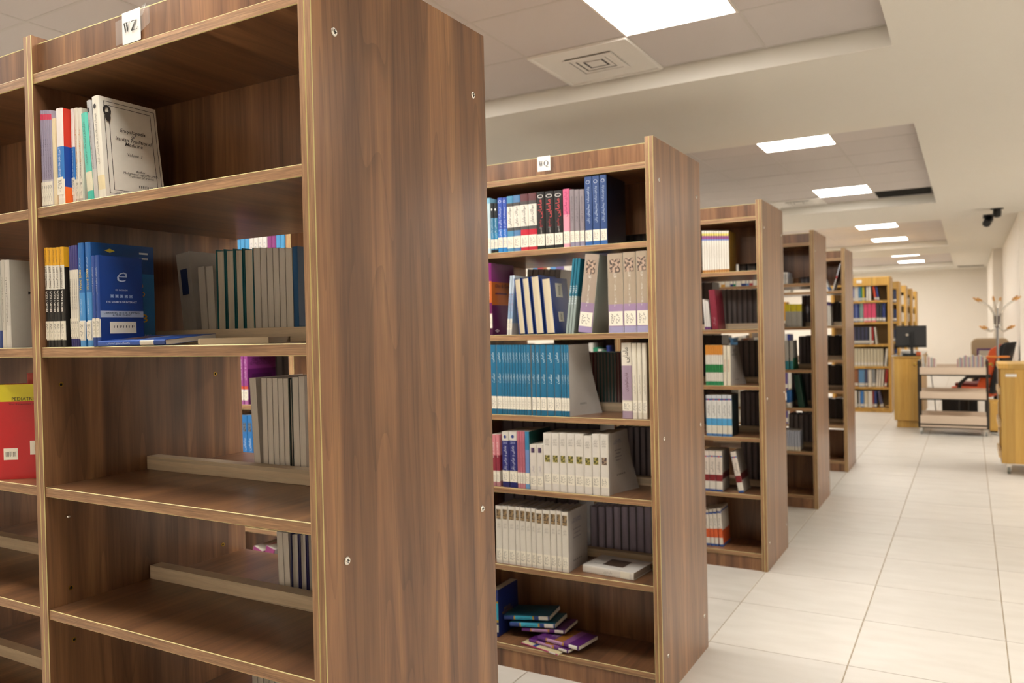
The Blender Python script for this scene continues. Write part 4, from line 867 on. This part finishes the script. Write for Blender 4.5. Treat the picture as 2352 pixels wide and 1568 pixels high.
# ---- third walnut row
Ex = lambda x: 1600+x/4.126
EY = lambda y: 440+y/4.126
Fx = lambda x: 1600+x/3.0158
FY_ = lambda y: 800+y/3.0158
style('c1_white', 'white paperback with coloured bands, top shelf behind WQ row', [(.07, 'b07a40'), (.7, 'd8d2c6'), (.03, '6a86c0'), (.08, '8a4a80'), (.06, 'd0c060'), (.06, 'd4cec2')], '8a6a24', [('Journal of Medicine', .5, .3, .4, 'b8a8a0', 'v', 0)], tag_=False, group='white banded paperbacks behind WQ row')
row(3, 0, [('c1_white', Ex(55+k*23.2), Ex(77.6+k*23.2), EY(372)) for k in range(11)], set_=.01)
backstyle('c1r', 'grey volume in the gap of the top shelf behind WQ row', '2a2724', '6d6660', True, group='grey volumes behind third row top shelf')
rear(3, 0, [('c1r', Ex(400), Ex(470), EY(600)), ('c1r', Ex(480), Ex(555), EY(600)), ('c1r', Ex(562), Ex(590), EY(600))])
style('c2_white', 'thin white book beside maroon one, second shelf behind WQ row', [(.1, '6a3a70'), (.9, 'd0cac4')], None, (), tag_=False, group='thin white books second shelf behind WQ row')
style('c2_mar', 'maroon book leaning on thin white ones, second shelf behind WQ row', [(1, '7a2434')], '7d2838', [('ژورنال', .2, .2, .4, 'b08a90', 'v', 0)], tag_=False, hard=True)
row(3, 1, [('c2_white', Ex(78), Ex(96), EY(1020), dict(lean=-.06)), ('c2_white', Ex(98), Ex(116), EY(1030), dict(lean=-.06)), ('c2_white', Ex(118), Ex(134), EY(1040), dict(lean=-.07)), ('c2_mar', Ex(146), Ex(206), EY(930), dict(lean=-.075))], set_=.012)
backstyle('c2r', 'dark bound journal behind the second shelf stop of third row', '2e2a2a', '3e3938', True, group='bound journals behind third row second shelf')
rear(3, 1, [('c2r', Ex(190+k*49), Ex(237+k*49), EY(925)) for k in range(9)])
style('c3_green', 'thin orange, white and green booklet on third shelf behind WQ row', [(.1, '2f8a5a'), (.22, 'd4cec2'), (.2, '2a7a44'), (.24, 'd6d0c4'), (.24, 'd08a3a')], None, (), tag_=False, group='orange and green booklets behind WQ row', name='booklet')
style('c3_cream', 'cream paperback beside booklets on third shelf behind WQ row', 'd6cdb8', 'b8b2aa', [('Epidemiology', .5, .3, .4, 'b0604a', 'v', 0)], tag_=False, group='cream paperbacks third shelf behind WQ row')
style('c3_last', 'pale paperback showing its front cover on third shelf behind WQ row', 'd6cdb8', 'b6b2ac', [('Epidemiology', .5, .3, .4, 'b0604a', 'v', 0)], tag_=False, flare=.045, side_text=[('SURVEY\nOF\nMEDICINE', .45, .82, .55, .16, '3a3636', .01, 0), ('▮❘▮▮', .5, .13, .2, .03, '2a2624', 0, 0)])
row(3, 2, [('c3_green', Fx(64+k*15), Fx(78.6+k*15), EY(1455)) for k in range(8)]+[('c3_cream', Fx(186), Fx(209), EY(1458)), ('c3_last', Fx(211), Fx(238), EY(1460), dict(d=.2))], set_=.014)
backstyle('c3r', 'black bound journal behind the third shelf stop of third row', '2e2a2a', '423d3b', True, group='bound journals behind third row third shelf')
rear(3, 2, [('c3r', Fx(290+k*40), Fx(326+k*40), EY(1410)) for k in range(4)])
style('c4_blue', 'white, light blue and red banded book on fourth shelf behind WQ row', [(.06, '4a7ab0'), (.2, 'd2ccbc'), (.17, '4f9ac8'), (.44, 'd4d2cc'), (.04, '2a4a90'), (.09, 'c4c8cc')], '1c2c30', [('پزشکی', .62, .25, .5, '4a4a4a', 'v', 0), ('●', .885, .25, .035, 'c03030', 'h', 0)], tag_=False, group='light blue banded books behind WQ row')
row(3, 3, [('c4_blue', Fx(68), Fx(105), FY_(322)), ('c4_blue', Fx(106), Fx(141), FY_(322)), ('c4_blue', Fx(142), Fx(177), FY_(322)), ('c4_blue', Fx(178), Fx(212), FY_(322)), ('c4_blue', Fx(213), Fx(246), FY_(322))], set_=.02)
backstyle('c4r', 'dark grey bound journal behind the fourth shelf stop of third row', '353132', '484344', True, group='bound journals behind third row fourth shelf')
rear(3, 3, [('c4r', Fx(305+k*35), Fx(338+k*35), FY_(300)) for k in range(4)])
style('c5_mar', 'white and maroon banded book on fifth shelf behind WQ row', [(.05, '3a5a9a'), (.2, 'd2ccc0'), (.16, '7a2428'), (.44, 'd0c4b8'), (.03, '2a4a90'), (.12, 'cfc4b8')], [(.3, 'a09a92'), (.16, '5c1a1e'), (.54, '8f8880')], [('پزشکی', .6, .25, .5, '4a4a4a', 'v', 0), ('●', .86, .25, .035, 'c03030', 'h', 0)], tag_=False, group='maroon banded books behind WQ row')
row(3, 4, [('c5_mar', Fx(46), Fx(88), FY_(708)), ('c5_mar', Fx(90), Fx(132), FY_(708)), ('c5_mar', Fx(134), Fx(180), FY_(710)), ('c5_mar', Fx(290), Fx(330), FY_(715), dict(lean=-.19, h=.245, label='white and maroon banded book leaning alone, fifth shelf behind WQ row'))], set_=.03)
backstyle('c5r', 'dark bound journal behind the fifth shelf stop of third row', '312d2e', '433e3f', True, group='bound journals behind third row fifth shelf')
rear(3, 4, [('c5r', Fx(310+k*40), Fx(346+k*40), FY_(650)) for k in range(4)])
style('c6_or', 'white and orange banded book on bottom shelf behind WQ row', [(.06, '3a5a9a'), (.17, 'd2ccc0'), (.24, 'c8582a'), (.4, 'd4ccc0'), (.05, '2a4a90'), (.08, 'd0c8bc')], [(.06, '3a5a9a'), (.36, 'c8522a'), (.48, 'cfc8bc'), (.04, '2a4a90'), (.06, 'cfc8bc')], [('پزشکی', .62, .25, .5, '4a4a4a', 'v', 0)], tag_=False, group='orange banded books behind WQ row')
row(3, 5, [('c6_or', Fx(60), Fx(95), FY_(1118), dict(lean=-.05)), ('c6_or', Fx(97), Fx(124), FY_(1115), dict(lean=-.05)), ('c6_or', Fx(126), Fx(153), FY_(1112), dict(lean=-.05)), ('c6_or', Fx(158), Fx(186), FY_(1108), dict(lean=-.06))], set_=.06)
# ---- fourth and fifth walnut rows
style('d1_white', 'white box-bound book on top shelf of fourth row', [(1, 'd0ccc6')], [(.5, 'c4c6cc'), (.5, 'b4bccc')], [('Medicine', .6, .5, .5, '3a3a44', 'v', 0)], tag_=False, flare=.01, group='white books on top shelf of fourth row')
row(4, 0, [('d1_white', Ex(815), Ex(838), EY(764)), ('d1_white', Ex(843), Ex(862), EY(764), dict(d=.19))], set_=.02)
style('d2_yel', 'grey book with yellow top on second shelf of fourth row', [(.68, '97948c'), (.32, 'b8a818')], [(.68, '3a3834'), (.32, '6a5c10')], (), tag_=False, group='yellow-topped grey books')
row(4, 1, [('d2_yel', Ex(842), Ex(892), EY(1066)), ('d2_yel', Ex(893), Ex(941), EY(1066)), ('d2_yel', Ex(942), Ex(997), EY(1066))], set_=.02)
style('d3_grey', 'grey and green book on third shelf of fourth row', [(.3, '2f7a86'), (.7, 'a8a59e')], [(.4, '165a3a'), (.6, '8f8c86')], (), tag_=False, flare=.01, group='grey and green books on fourth row')
row(4, 2, [('d3_grey', Fx(613), Fx(638), EY(1412)), ('d3_grey', Fx(645), Fx(668), EY(1412), dict(d=.19))], set_=.02)
style('d4_blue', 'blue book beside the leaning green one on fourth row', [(.3, 'c0bcb4'), (.7, '1a5a9a')], None, (), tag_=False)
style('d4_green', 'dark green book leaning on fourth shelf of fourth row', '0f2f24', '12362a', (), tag_=False, hard=True)
row(4, 3, [('d4_blue', Fx(622), Fx(655), FY_(290)), ('d4_green', Fx(706), Fx(746), FY_(205), dict(lean=-.14, h=.26))], set_=.02)
style('d5_mix', 'pastel pamphlet on fifth shelf of fourth row', [(.2, 'cfc8b8'), (.8, 'a4a8b4')], None, (), tag_=False, group='pastel pamphlets on fourth row', name='pamphlet')
row(4, 4, [('d5_mix', Fx(622+k*19), Fx(640+k*19), FY_(432), dict(h=.16)) for k in range(5)], set_=.03)
style('d5_flat', 'thin white pamphlet lying on the bottom shelf of fourth row', 'c8c6c2', 'c8c8cc', (), tag_=False)
flat('d5_flat', (-.3, UY[4]+.04, 0), .012, .25, .18, R_(6), UZ[4][4]+.0005)
for si, px0, n_, tp in ((0, Ex(985), 4, EY(800)), (1, Ex(1000), 4, EY(920)), (2, Ex(970), 5, EY(1310)), (3, Fx(660), 6, FY_(170)), (4, Fx(640), 6, FY_(545))):
    nm = ('top', 'second', 'third', 'fourth', 'fifth')[si]
    backstyle('dr%d' % si, 'dark bound journal standing behind the %s shelf of fourth row' % nm, '353335', '4a4748', True, group='bound journals behind fourth row %s shelf' % nm)
    z_ = UZ[4][si]; yy = UY[4]+D/2+.026
    xa = X_at(px0, yy, z_); wd = (-.04-xa)/n_
    for k in range(n_): put('dr%d' % si, xa+wd*(k+.5), yy, z_, wd-.004, (.09 if si == 0 else .26), .17, back=True)
style('e1_w', 'white and red magazine leaning on top shelf of last walnut row', [(.45, 'b8b4b0'), (.1, 'b02a30'), (.45, 'b4b4bc')], '6a625c', (), tag_=False)
style('e1_v', 'white magazine leaning the other way on top shelf of last walnut row', [(.3, '4a6a9a'), (.7, 'c8c6c2')], None, (), tag_=False)
Gx = lambda x: 1790+x/5.6
GY = lambda y: 520+y/5.6
z_ = UZ[5][0]; yf = UY[5]+.02
put('e1_w', X_at(Gx(688), yf, z_), yf, z_, .012, .27, .18, lean=.27); put('e1_v', X_at(Gx(672), yf, z_)-.02, yf, z_, .018, .13, .15, lean=-.4)
style('e2_w', 'white journal on second shelf of last walnut row', [(.9, 'c8c4bc'), (.1, '4a3a6a')], None, (), tag_=False, group='white journals on last walnut row')
row(5, 1, [('e2_w', Gx(618), Gx(640), GY(985)), ('e2_w', Gx(641), Gx(662), GY(990))], set_=.02)
# ------------------------------------------------------------------ oak shelves at the far end
def oak_case(yq, label, x1=-.055, w_=.9, nb=1):
    t = thing('oak_bookcase', label, 'bookcase', (x1, yq, 0)); d_ = .55; h_ = 2.21
    zs_ = [Z_at(620+v/4.61, -.1, 14.26) for v in (1462, 1240, 1020, 785, 545, 318)]
    build(MB().box(-.04, 0, 0, d_, 0, h_, O_V), 'side_panel', t, bevel=.003)
    build(MB().box(-w_, -w_+.04, 0, d_, 0, h_, O_V), 'side_panel', t, bevel=.003)
    build(MB().box(-w_+.04, -.04, .005, d_-.005, h_-.14, h_, O_V), 'top_board', t, bevel=.003)
    for z_ in zs_: build(MB().box(-w_+.04, -.04, .004, d_-.004, z_-.035, z_, O_H), 'shelf', t, bevel=.002)
    build(MB().box(-w_+.04, -.04, .01, .03, 0, .055, O_V), 'plinth', t)
    build(MB().box(-w_+.04, -.04, d_/2-.006, d_/2+.006, .09, h_-.14, paint('8a6f48', .7)), 'back_panel', t)
    return t, zs_
OY = 14.26
oak, oz = oak_case(OY, 'oak bookcase with a white label, filled with coloured books')
build(MB().box(-.5, -.42, -.001, 0, 2.12, 2.17, PAPER), 'label', oak)
oak_case(16.15, 'second oak bookcase, behind the labelled one'); oak_case(18.0, 'third oak bookcase, behind the two nearer oak ones')
oak_case(19.85, 'fourth oak bookcase in the row behind the labelled one'); oak_case(21.7, 'last oak bookcase before the far wall')
Kx = lambda x: 1940+x/4.61
KY = lambda y: 620+y/4.61
oakn = ('top', 'second', 'third', 'fourth', 'fifth', 'bottom')
CN = {'d8d4cc': 'white', '2f8a6a': 'green', 'd8c02a': 'yellow', '23262c': 'black', 'd84a2a': 'orange red', '2a3a7a': 'navy', '6a7ab8': 'periwinkle', '7f9a94': 'grey green', 'd8486f': 'hot pink', '2a3038': 'charcoal', '5a8ab8': 'sky blue', '8f5a3a': 'brown', 'c8c0a8': 'cream', 'a02a2a': 'dark red', '3a78c0': 'blue', '8a8f94': 'grey', '4a4a6a': 'slate'}
def oakrow(si, items, top, hh=.25):
    z_ = oz[5-si]; yf_ = OY+.02
    for it in items:
        c_, a, b_ = it[:3]; ln = it[3] if len(it) > 3 else 0
        key = 'o_%d_%s_%d' % (si, c_, 1 if ln else 0)
        if key not in STY:
            style(key, '%s book%s on the %s shelf of the labelled oak case' % (CN[c_], ' leaning' if ln else '', oakn[si]), [(.06, c_), (.16, 'd8d4cc'), (.78, c_)], None, (), tag_=False, group='%s books on oak %s shelf' % (CN[c_], oakn[si]))
        xa, xb = X_at(Kx(a), yf_, z_), X_at(Kx(b_), yf_, z_); h = (Z_at(KY(top), xa, yf_)-z_)
        lim = (2.07 if si == 0 else oz[6-si]-.035)-z_-.008
        put(key, (xa+xb)/2, yf_, z_, xb-xa-.004, min(h, lim-.12*abs(ln)*.3), .2, lean=ln)
oakrow(0, [('6a7ab8', 85, 102), ('d8d4cc', 103, 124), ('d8d4cc', 125, 144), ('5a8ab8', 146, 170), ('2f8a6a', 172, 190), ('d8c02a', 191, 208), ('23262c', 210, 226), ('d8d4cc', 228, 250), ('d8d4cc', 252, 280), ('d84a2a', 318, 340, -.14), ('2a3a7a', 346, 368, -.14)], 158)
oakrow(1, [('2a3a7a', 92, 112), ('6a7ab8', 113, 134), ('2a3a7a', 136, 158), ('7f9a94', 160, 200), ('d8486f', 202, 244), ('d8486f', 246, 286), ('d8486f', 288, 334), ('2a3038', 337, 366), ('2a3038', 368, 398), ('2a3a7a', 400, 434)], 352)
oakrow(2, [(('4a4a6a', '2a3038')[k % 2], 102+k*20, 121+k*20) for k in range(8)]+[('d8d4cc', 264, 284), ('a02a2a', 286, 308), ('d8d4cc', 330, 348, -.09)], 602)
oakrow(3, [('c8c0a8', 106+k*34, 138+k*34) for k in range(9)]+[('d8d4cc', 418, 446, .1)], 832)
oakrow(4, [('8f5a3a', 106, 146), ('5a8ab8', 150, 216), ('4a4a6a', 220, 244), ('d8d4cc', 248, 290), ('8a8f94', 292, 328), ('d8d4cc', 330, 355, .06), ('d8d4cc', 358, 383, .06), ('d8d4cc', 386, 411, .07), ('a02a2a', 418, 446, .1)], 1052)
oakrow(5, [('d8d4cc', 104, 134), ('23262c', 136, 148), ('d8d4cc', 150, 164), ('3a78c0', 166, 206), ('c8c0a8', 208, 250), ('d8d4cc', 252, 296), ('a02a2a', 298, 312), ('2a3a7a', 314, 344), ('4a4a6a', 385, 418, -.2)], 1280)
# a few volumes in the cases behind
style('o_back', 'dark blue volume at the end of second oak case', [(.15, 'd8d4cc'), (.85, '2a3f6a')], None, (), tag_=False, group='dark volumes in second oak case')
for z_ in oz[2:]:
    for k in range(5): dist.box(-.14-.045*k, -.1-.045*k, 16.17, 16.37, z_+.001, z_+.22, P_(('2a3f6a', '23262c', '3a4a6a')[k % 3])).box(-.138-.045*k, -.102-.045*k, 16.169, 16.17, z_+.02, z_+.06, PAPER)
style('o_pale', 'pale volume on the fourth oak case', 'd8d0c4', None, (), tag_=False, group='pale volumes in further oak cases')
for yq in (19.87, 21.72):
    for z_ in (1.1, 1.44, 1.79, .76):
        for k in range(0): put('o_pale', -.12-.05*k, yq, z_, .048, .22, .2, label='pale volume on the %s oak case' % ('fourth' if yq < 20 else 'last'), group='pale volumes in the %s oak case' % ('fourth' if yq < 20 else 'last'))

for yq in (18.02, 19.87, 21.72):
    for z_ in oz[1:]:
        for k in range(6): dist.box(-.14-.045*k, -.098-.045*k, yq, yq+.2, z_+.001, z_+.18+.012*(k % 4), P_(('d8d0c4', 'c8702a', 'd4ccc0', 'b8b0a4')[(k+int(z_*10)) % 4]))
for si in range(1, 5):
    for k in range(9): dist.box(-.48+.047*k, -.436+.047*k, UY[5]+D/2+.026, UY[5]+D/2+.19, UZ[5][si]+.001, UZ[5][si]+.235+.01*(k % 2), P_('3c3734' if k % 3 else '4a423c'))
pal = ['d8d4cc', 'c9c3b8', '5a8ab8', 'd8d4cc', 'a83a40', '2a3a7a', 'd0c8b8', 'c8902a', '2f8a6a', 'd8d4cc', '6a5a8a', '8f5a3a']
for (u_, xa_, xb_) in ((3, -1.9, -.96), (4, -1.9, -.96), (4, -.89, -.31), (5, -1.9, -.96), (5, -.89, -.5)):
    for si in range(5):
        if u_ == 4 and xb_ == -.31 and si == 4: continue
        x = xa_; rr_ = random.Random(u_*10+si)
        while x < xb_:
            wd_ = rr_.uniform(.018, .045); hh_ = min(rr_.uniform(.2, .27), space(u_, si)-.01); z_ = UZ[u_][si]+.001; yy = UY[u_]+.02
            if x+wd_ < xb_: dist.box(x, x+wd_-.0015, yy, yy+.17, z_, z_+hh_, P_(rr_.choice(pal))).box(x+.002, x+wd_-.0035, yy-.001, yy, z_+.02, z_+.06, LABELP)
            x += wd_
o = tag(build(dist, 'distant_books'), 'closed books on rear sides and further rows of the bookcases, some added to block light', 'books'); o['kind'] = 'stuff'
# ------------------------------------------------------------------ reception desk and monitor
t = thing('reception_desk', 'tall oak reception counter with dark glass top', 'desk', (.13, 12.28, 0))
build(MB().box(.03, .31, .03, 1.9, 0, .1, O_V), 'plinth', t)
build(MB().box(0, .33, 0, 1.93, .1, .97, O_V), 'cabinet', t, bevel=.003)
build(MB().box(-.02, .34, -.02, 1.95, .97, .992, O_H), 'counter_top', t, bevel=.002)
gl = paint('3a403c', .08, var=.02)
build(MB().box(-.03, .345, -.03, 1.96, .992, 1.0, gl), 'glass_top', t, bevel=.002)
t = thing('monitor', 'black flat monitor seen from behind on the oak counter', 'monitor', (.33, 12.62, 1.0))
build(MB().box(-.2, .2, -.005, .02, .1, .41, BLACK), 'screen', t, bevel=.006)
build(MB().box(-.19, .19, -.02, -.004, .12, .39, paint('2c2c2e', .55)), 'rear_shell', t, bevel=.01)
build(MB().box(-.004, .03, -.05, -.02, .02, .32, BLACK), 'stand_neck', t, bevel=.004)
build(MB().lathe([(.022, 0), (.02, .006)], (-.045, -.021, .28), -Y, CHROME), 'badge', t)
build(MB().box(-.11, .12, -.1, .08, 0, .018, BLACK), 'stand_base', t, bevel=.006)
t = thing('paper_stack', 'small stack of white papers on the counter beside the monitor', 'papers', (.28, 13.1, 1.0))
for k in range(3): build(MB().obox((.0, 0, .008+.016*k), (.2, .02*k, 0), (-.02*k, .28, 0), (0, 0, .015), PAPER), 'sheet_bundle', t)
t = thing('tape_box', 'small orange box on the counter right beside the monitor', 'box', (.43, 12.5, 1.0)); build(MB().box(-.03, .03, -.03, .03, 0, .035, paint('d0602a', .6)), 'body', t, bevel=.003); build(MB().box(-.032, .032, -.032, .032, .035, .042, paint('b8501f', .6)), 'lid', t)

# ------------------------------------------------------------------ steel book trolley
TY = 11.62
t = thing('book_trolley', 'dark steel book trolley with three beige shelves and brass handles', 'trolley', (.855, TY, 0))
BE = paint('cdb9a4', .55, var=.04, scale=4)
W2 = .385; DP = .42
for sx in (-1, 1):
    for yy in (0, DP): build(MB().box(sx*W2-.012, sx*W2+.012, yy, yy+.024, .09, .955 if yy == 0 else .955, STEEL), 'post', t, bevel=.002)
    build(MB().box(sx*W2-.012, sx*W2+.012, .024, DP, .935, .955, STEEL), 'end_rail', t)
    build(MB().tube([(sx*(W2+.012), .12, .9), (sx*(W2+.05), .12, .91), (sx*(W2+.06), .2, .88), (sx*(W2+.05), .28, .91), (sx*(W2+.012), .28, .9)], .011, BRASS), 'handle', t, smooth=True)
    for yy in (.03, DP-.01):
        c_ = build(MB().box(sx*(W2-.02)-.02, sx*(W2-.02)+.02, yy-.02, yy+.02, .075, .09, CHROME), 'caster', t)
        build(MB().lathe([(.03, -.011), (.033, 0), (.03, .011)], (sx*(W2-.02), yy+.012, .034), X, paint('8a8a86', .4)), 'wheel', c_, smooth=True)
        build(MB().box(sx*(W2-.02)-.016, sx*(W2-.02)+.016, yy-.008, yy+.006, .03, .076, CHROME), 'fork', c_)
def zpy(py): return Z_at(py, .8, TY)
for top, bot in ((843, 860), (900, 916), (955, 974)):
    za, zb_ = zpy(top), zpy(bot)
    s_ = build(MB().box(-W2+.012, W2-.012, .004, .02, zb_, za, BE), 'shelf_lip', t, bevel=.002)
    build(MB().box(-W2+.012, W2-.012, .02, DP, zb_, zb_+.018, BE), 'shelf', t)
    build(MB().box(-W2+.012, W2-.012, DP, DP+.016, zb_, za+.02, BE), 'back_lip', t)
    build(MB().box(-W2+.012, W2-.012, 0, .024, zb_-.016, zb_-.001, STEEL), 'cross_bar', t)
build(MB().box(-W2+.012, W2-.012, .004, .02, .1, zpy(976)-.003, BE), 'skirt', t)
build(MB().box(-W2, W2, 0, DP, .088, .1, STEEL), 'base_frame', t)
zt = zpy(860)+.0182
cols_ = ['a87a86', 'cfc8bc', '8d93a0', 'd6cec2', 'b4827c', 'bfb69c', '7f92a2', 'dcd4c8']
for i, c_ in enumerate(cols_):
    style('tr%d' % i, 'slim pamphlet standing upright in the top shelf of the steel trolley', c_, None, (), tag_=False, group='pamphlets on the steel trolley', name='pamphlet')
xq = .855+.0
for k in range(20):
    w_ = .012+.006*((k*7) % 3)/2
    put('tr%d' % ((k*5+k//3) % 8), .915+k*.0153, TY+.03, zt, min(w_, .0148), .205+.012*math.sin(k*1.3)+(.012 if k > 4 else -.03+.008*k), .2)
for k in range(7): put('tr%d' % ((k*3+1) % 8), .572+k*.0155, TY+.03, zt, .0145, .21-.004*k, .2)
style('tr_mag', 'curling white magazine at the end of the steel trolley', [(1, 'c6c4be')], 'd0cec8', (), tag_=False, flare=.012, name='magazine')
put('tr_mag', .528, TY+.024, zt, .02, .215, .2, lean=-.06)

# ------------------------------------------------------------------ oak book cart at the aisle side
CY_ = 8.83; CX_ = 1.3
t = thing('oak_book_cart', 'oak book cart on casters with a white label on its end panel', 'book cart', (CX_, CY_, 0))
build(MB().box(.0, .5, .0, .03, .105, 1.0, O_V), 'end_panel', t, bevel=.003)
build(MB().box(.0, .5, .62, .65, .105, 1.0, O_V), 'end_panel', t, bevel=.003)
build(MB().box(-.02, .52, -.005, .655, 1.0, 1.045, O_H), 'top_board', t, bevel=.004)
for za in (.14, .43, .74):
    build(MB().extrude([(.005, za+.03), (.005, za), (.25, za-.0), (.25, za+.03)], 'y', .03, .62, [O_H]*4, O_H), 'shelf', t)
    build(MB().obox((-.012, .325, za+.045), (.02, 0, .0), (0, .59, 0), (0, 0, .06), wood('pale_lip%d' % int(za*100), (0, 0, 1), (0, 1, 0), ('c8a878', 'cdb084', 'd2b68c', 'd8bd95'), streak=.1, lines=.03)), 'shelf_lip', t)
build(MB().box(.25, .262, .03, .62, .105, 1.0, O_V), 'divider', t)
build(MB().box(.0, .5, .03, .62, .105, .14, O_H), 'base_board', t)
lb = build(MB().box(.04, .13, -.0012, 0, .925, .95, PAPER), 'label', t)
for sx in (.06, .44):
    for yy in (.05, .6):
        c_ = build(MB().box(sx-.03, sx+.03, yy-.03, yy+.03, .095, .105, CHROME), 'caster', t)
        build(MB().lathe([(.036, -.013), (.04, 0), (.036, .013)], (sx, yy+.015, .041), X, paint('77776f', .4)), 'wheel', c_, smooth=True)
        build(MB().box(sx-.02, sx+.02, yy-.012, yy+.01, .04, .096, CHROME), 'fork', c_)

# ------------------------------------------------------------------ coat rack
t = thing('coat_rack', 'chrome coat rack with wooden hook tips behind the oak cart', 'coat rack', (1.376, 12.51, 0))
WT = paint('c8904a', .5)
build(MB().lathe([(.19, 0), (.19, .012), (.06, .03), (.02, .05)], (0, 0, 0), Z, CHROME), 'base', t, smooth=True)
build(MB().tube([(0, 0, .04), (0, 0, 1.62)], .017, paint('9a9a9c', .3, .9)), 'pole', t, smooth=True)
build(MB().tube([(0, 0, 1.36), (0, 0, 1.52)], .032, paint('6a5d58', .5)), 'sleeve', t, smooth=True)
for lv, n_, zz in ((0, 6, 1.58), (1, 4, 1.34)):
    for k in range(n_):
        a = 2*math.pi*k/n_+.35+lv*.3; dx, dy = math.cos(a), math.sin(a)
        if lv == 0: pts = [(dx*.04, dy*.04, 1.38), (dx*.045, dy*.045, 1.55), (dx*.1, dy*.1, 1.64), (dx*.22, dy*.22, 1.72)]
        else: pts = [(dx*.03, dy*.03, 1.4), (dx*.045, dy*.045, 1.35), (dx*.11, dy*.11, 1.31), (dx*.18, dy*.18, 1.345)]
        ar = build(MB().tube(pts, .009, CHROME), 'hook_arm', t, smooth=True)
        e_ = Vector(pts[-1]); dd = (e_-Vector(pts[-2])).normalized()
        build(MB().tube([e_, e_+dd*.03, e_+dd*.09], [.012, .017, .009], WT), 'wooden_tip', ar, smooth=True)
rg = [(.13*math.cos(a), .13*math.sin(a), .97) for a in [2*math.pi*k/20 for k in range(21)]]
build(MB().tube(rg, .01, paint('d8802a', .5), caps=False), 'umbrella_ring', t, smooth=True)

# ------------------------------------------------------------------ seating and low furniture behind the trolley
def cushion(mb, x0, x1, y0, y1, z0, z1, m): mb.box(x0, x1, y0, y1, z0, z1, m); return mb
OR = paint('c8501c', .6, var=.12); RD = paint('6a1f1c', .6)
t = thing('orange_chair', 'orange and black padded armchair between the trolley and the oak cart', 'chair', (1.14, 13.07, 0), (0, 0, -.3))
build(MB().box(-.28, .25, -.25, .27, .4, .54, OR), 'seat', t, bevel=.04)
build(MB().box(-.24, .2, -.2, .22, .54, .59, RD), 'seat_cushion', t, bevel=.025)
build(MB().extrude([(.04, .5), (.2, .5), (.36, 1.14), (.22, 1.06)], 'y', -.22, .24, [OR]*4, OR), 'backrest', t, bevel=.02)
build(MB().extrude([(.2, .45), (.27, .45), (.43, 1.16), (.36, 1.12)], 'y', -.25, .27, [BLACK]*4, BLACK), 'back_shell', t, bevel=.015)
for sy in (-1, 1): build(MB().tube([(-.16, sy*.29+.01, .42), (-.14, sy*.29+.01, .58), (-.04, sy*.29+.01, .68), (.25, sy*.29+.01, .7)], .025, BLACK), 'armrest', t, smooth=True)
for sx in (-.2, .17):
    for sy in (-.18, .2): build(MB().box(sx-.02, sx+.02, sy-.02, sy+.02, 0, .4, BLACK), 'leg', t)
t = thing('low_cabinet', 'black low cabinet standing behind the steel trolley', 'cabinet', (.9, 13.5, 0))
build(MB().box(-.22, .24, 0, .4, .03, .31, BLACK), 'body', t, bevel=.004); build(MB().box(-.21, .23, -.012, 0, .04, .3, paint('0d0d0f', .35)), 'door', t, bevel=.003); build(MB().box(-.2, .22, .02, .38, 0, .03, DARK), 'plinth', t)
t = thing('side_cabinet', 'narrow oak side cabinet behind the steel trolley post', 'cabinet', (1.3, 12.09, 0))
build(MB().box(-.035, .06, 0, .19, .02, .4, O_V), 'body', t, bevel=.002); build(MB().box(-.04, .065, -.005, .195, .4, .42, O_H), 'top_board', t, bevel=.002); build(MB().box(-.03, .055, .01, .18, 0, .02, DARK), 'plinth', t); build(MB().box(-.03, .055, -.008, 0, .04, .38, O_V), 'door', t, bevel=.002)
t = thing('beige_chair', 'beige rounded high-back chair behind the coat rack', 'chair', (1.33, 14.4, 0))
BG = paint('b8a283', .7)
sh = [(-.26, .5)]+[(-.26+.08-.08*math.cos(a), 1.1+.08*math.sin(a)) for a in (0, .5, 1.05, 1.57)]+[(.26-.08+.08*math.sin(a), 1.1+.08*math.cos(a)) for a in (0, .5, 1.05, 1.57)]+[(.26, .5)]
build(MB().extrude(sh, 'y', .2, .27, [BG]*len(sh), BG), 'backrest', t, bevel=.015); build(MB().box(-.25, .25, -.25, .2, .4, .5, BG), 'seat', t, bevel=.03)
for sx in (-.2, .2):
    for sy in (-.2, .2): build(MB().box(sx-.02, sx+.02, sy-.02, sy+.02, 0, .4, STEEL), 'leg', t)
t = thing('picture_frame', 'purple framed picture leaning on the beige chair seat', 'picture frame', (1.3, 14.5, .5), (.12, 0, .1))
build(MB().box(-.16, .16, 0, .016, 0, .53, paint('6a4a78', .5)), 'frame', t, bevel=.003); build(MB().box(-.13, .13, -.003, 0, .03, .5, paint('cfc8bc', .7)), 'picture', t)
t = tag(build(MB().tube([(.5, 13.3, .985), (.55, 13.3, .7), (.6, 13.2, .3), (.62, 13.2, .02), (.66, 13.1, .012)], .006, BLACK), 'power_cable', None, smooth=True), 'thin black cable hanging beside the oak counter', 'cable')
t = tag(build(MB().tube([(1.28, 11.9, .012), (1.36, 11.82, .012), (1.45, 11.72, .012), (1.6, 11.8, .012)], .011, paint('c8c4ba', .5)), 'white_cable', None, smooth=True), 'white cable lying on the floor beside the steel trolley', 'cable')
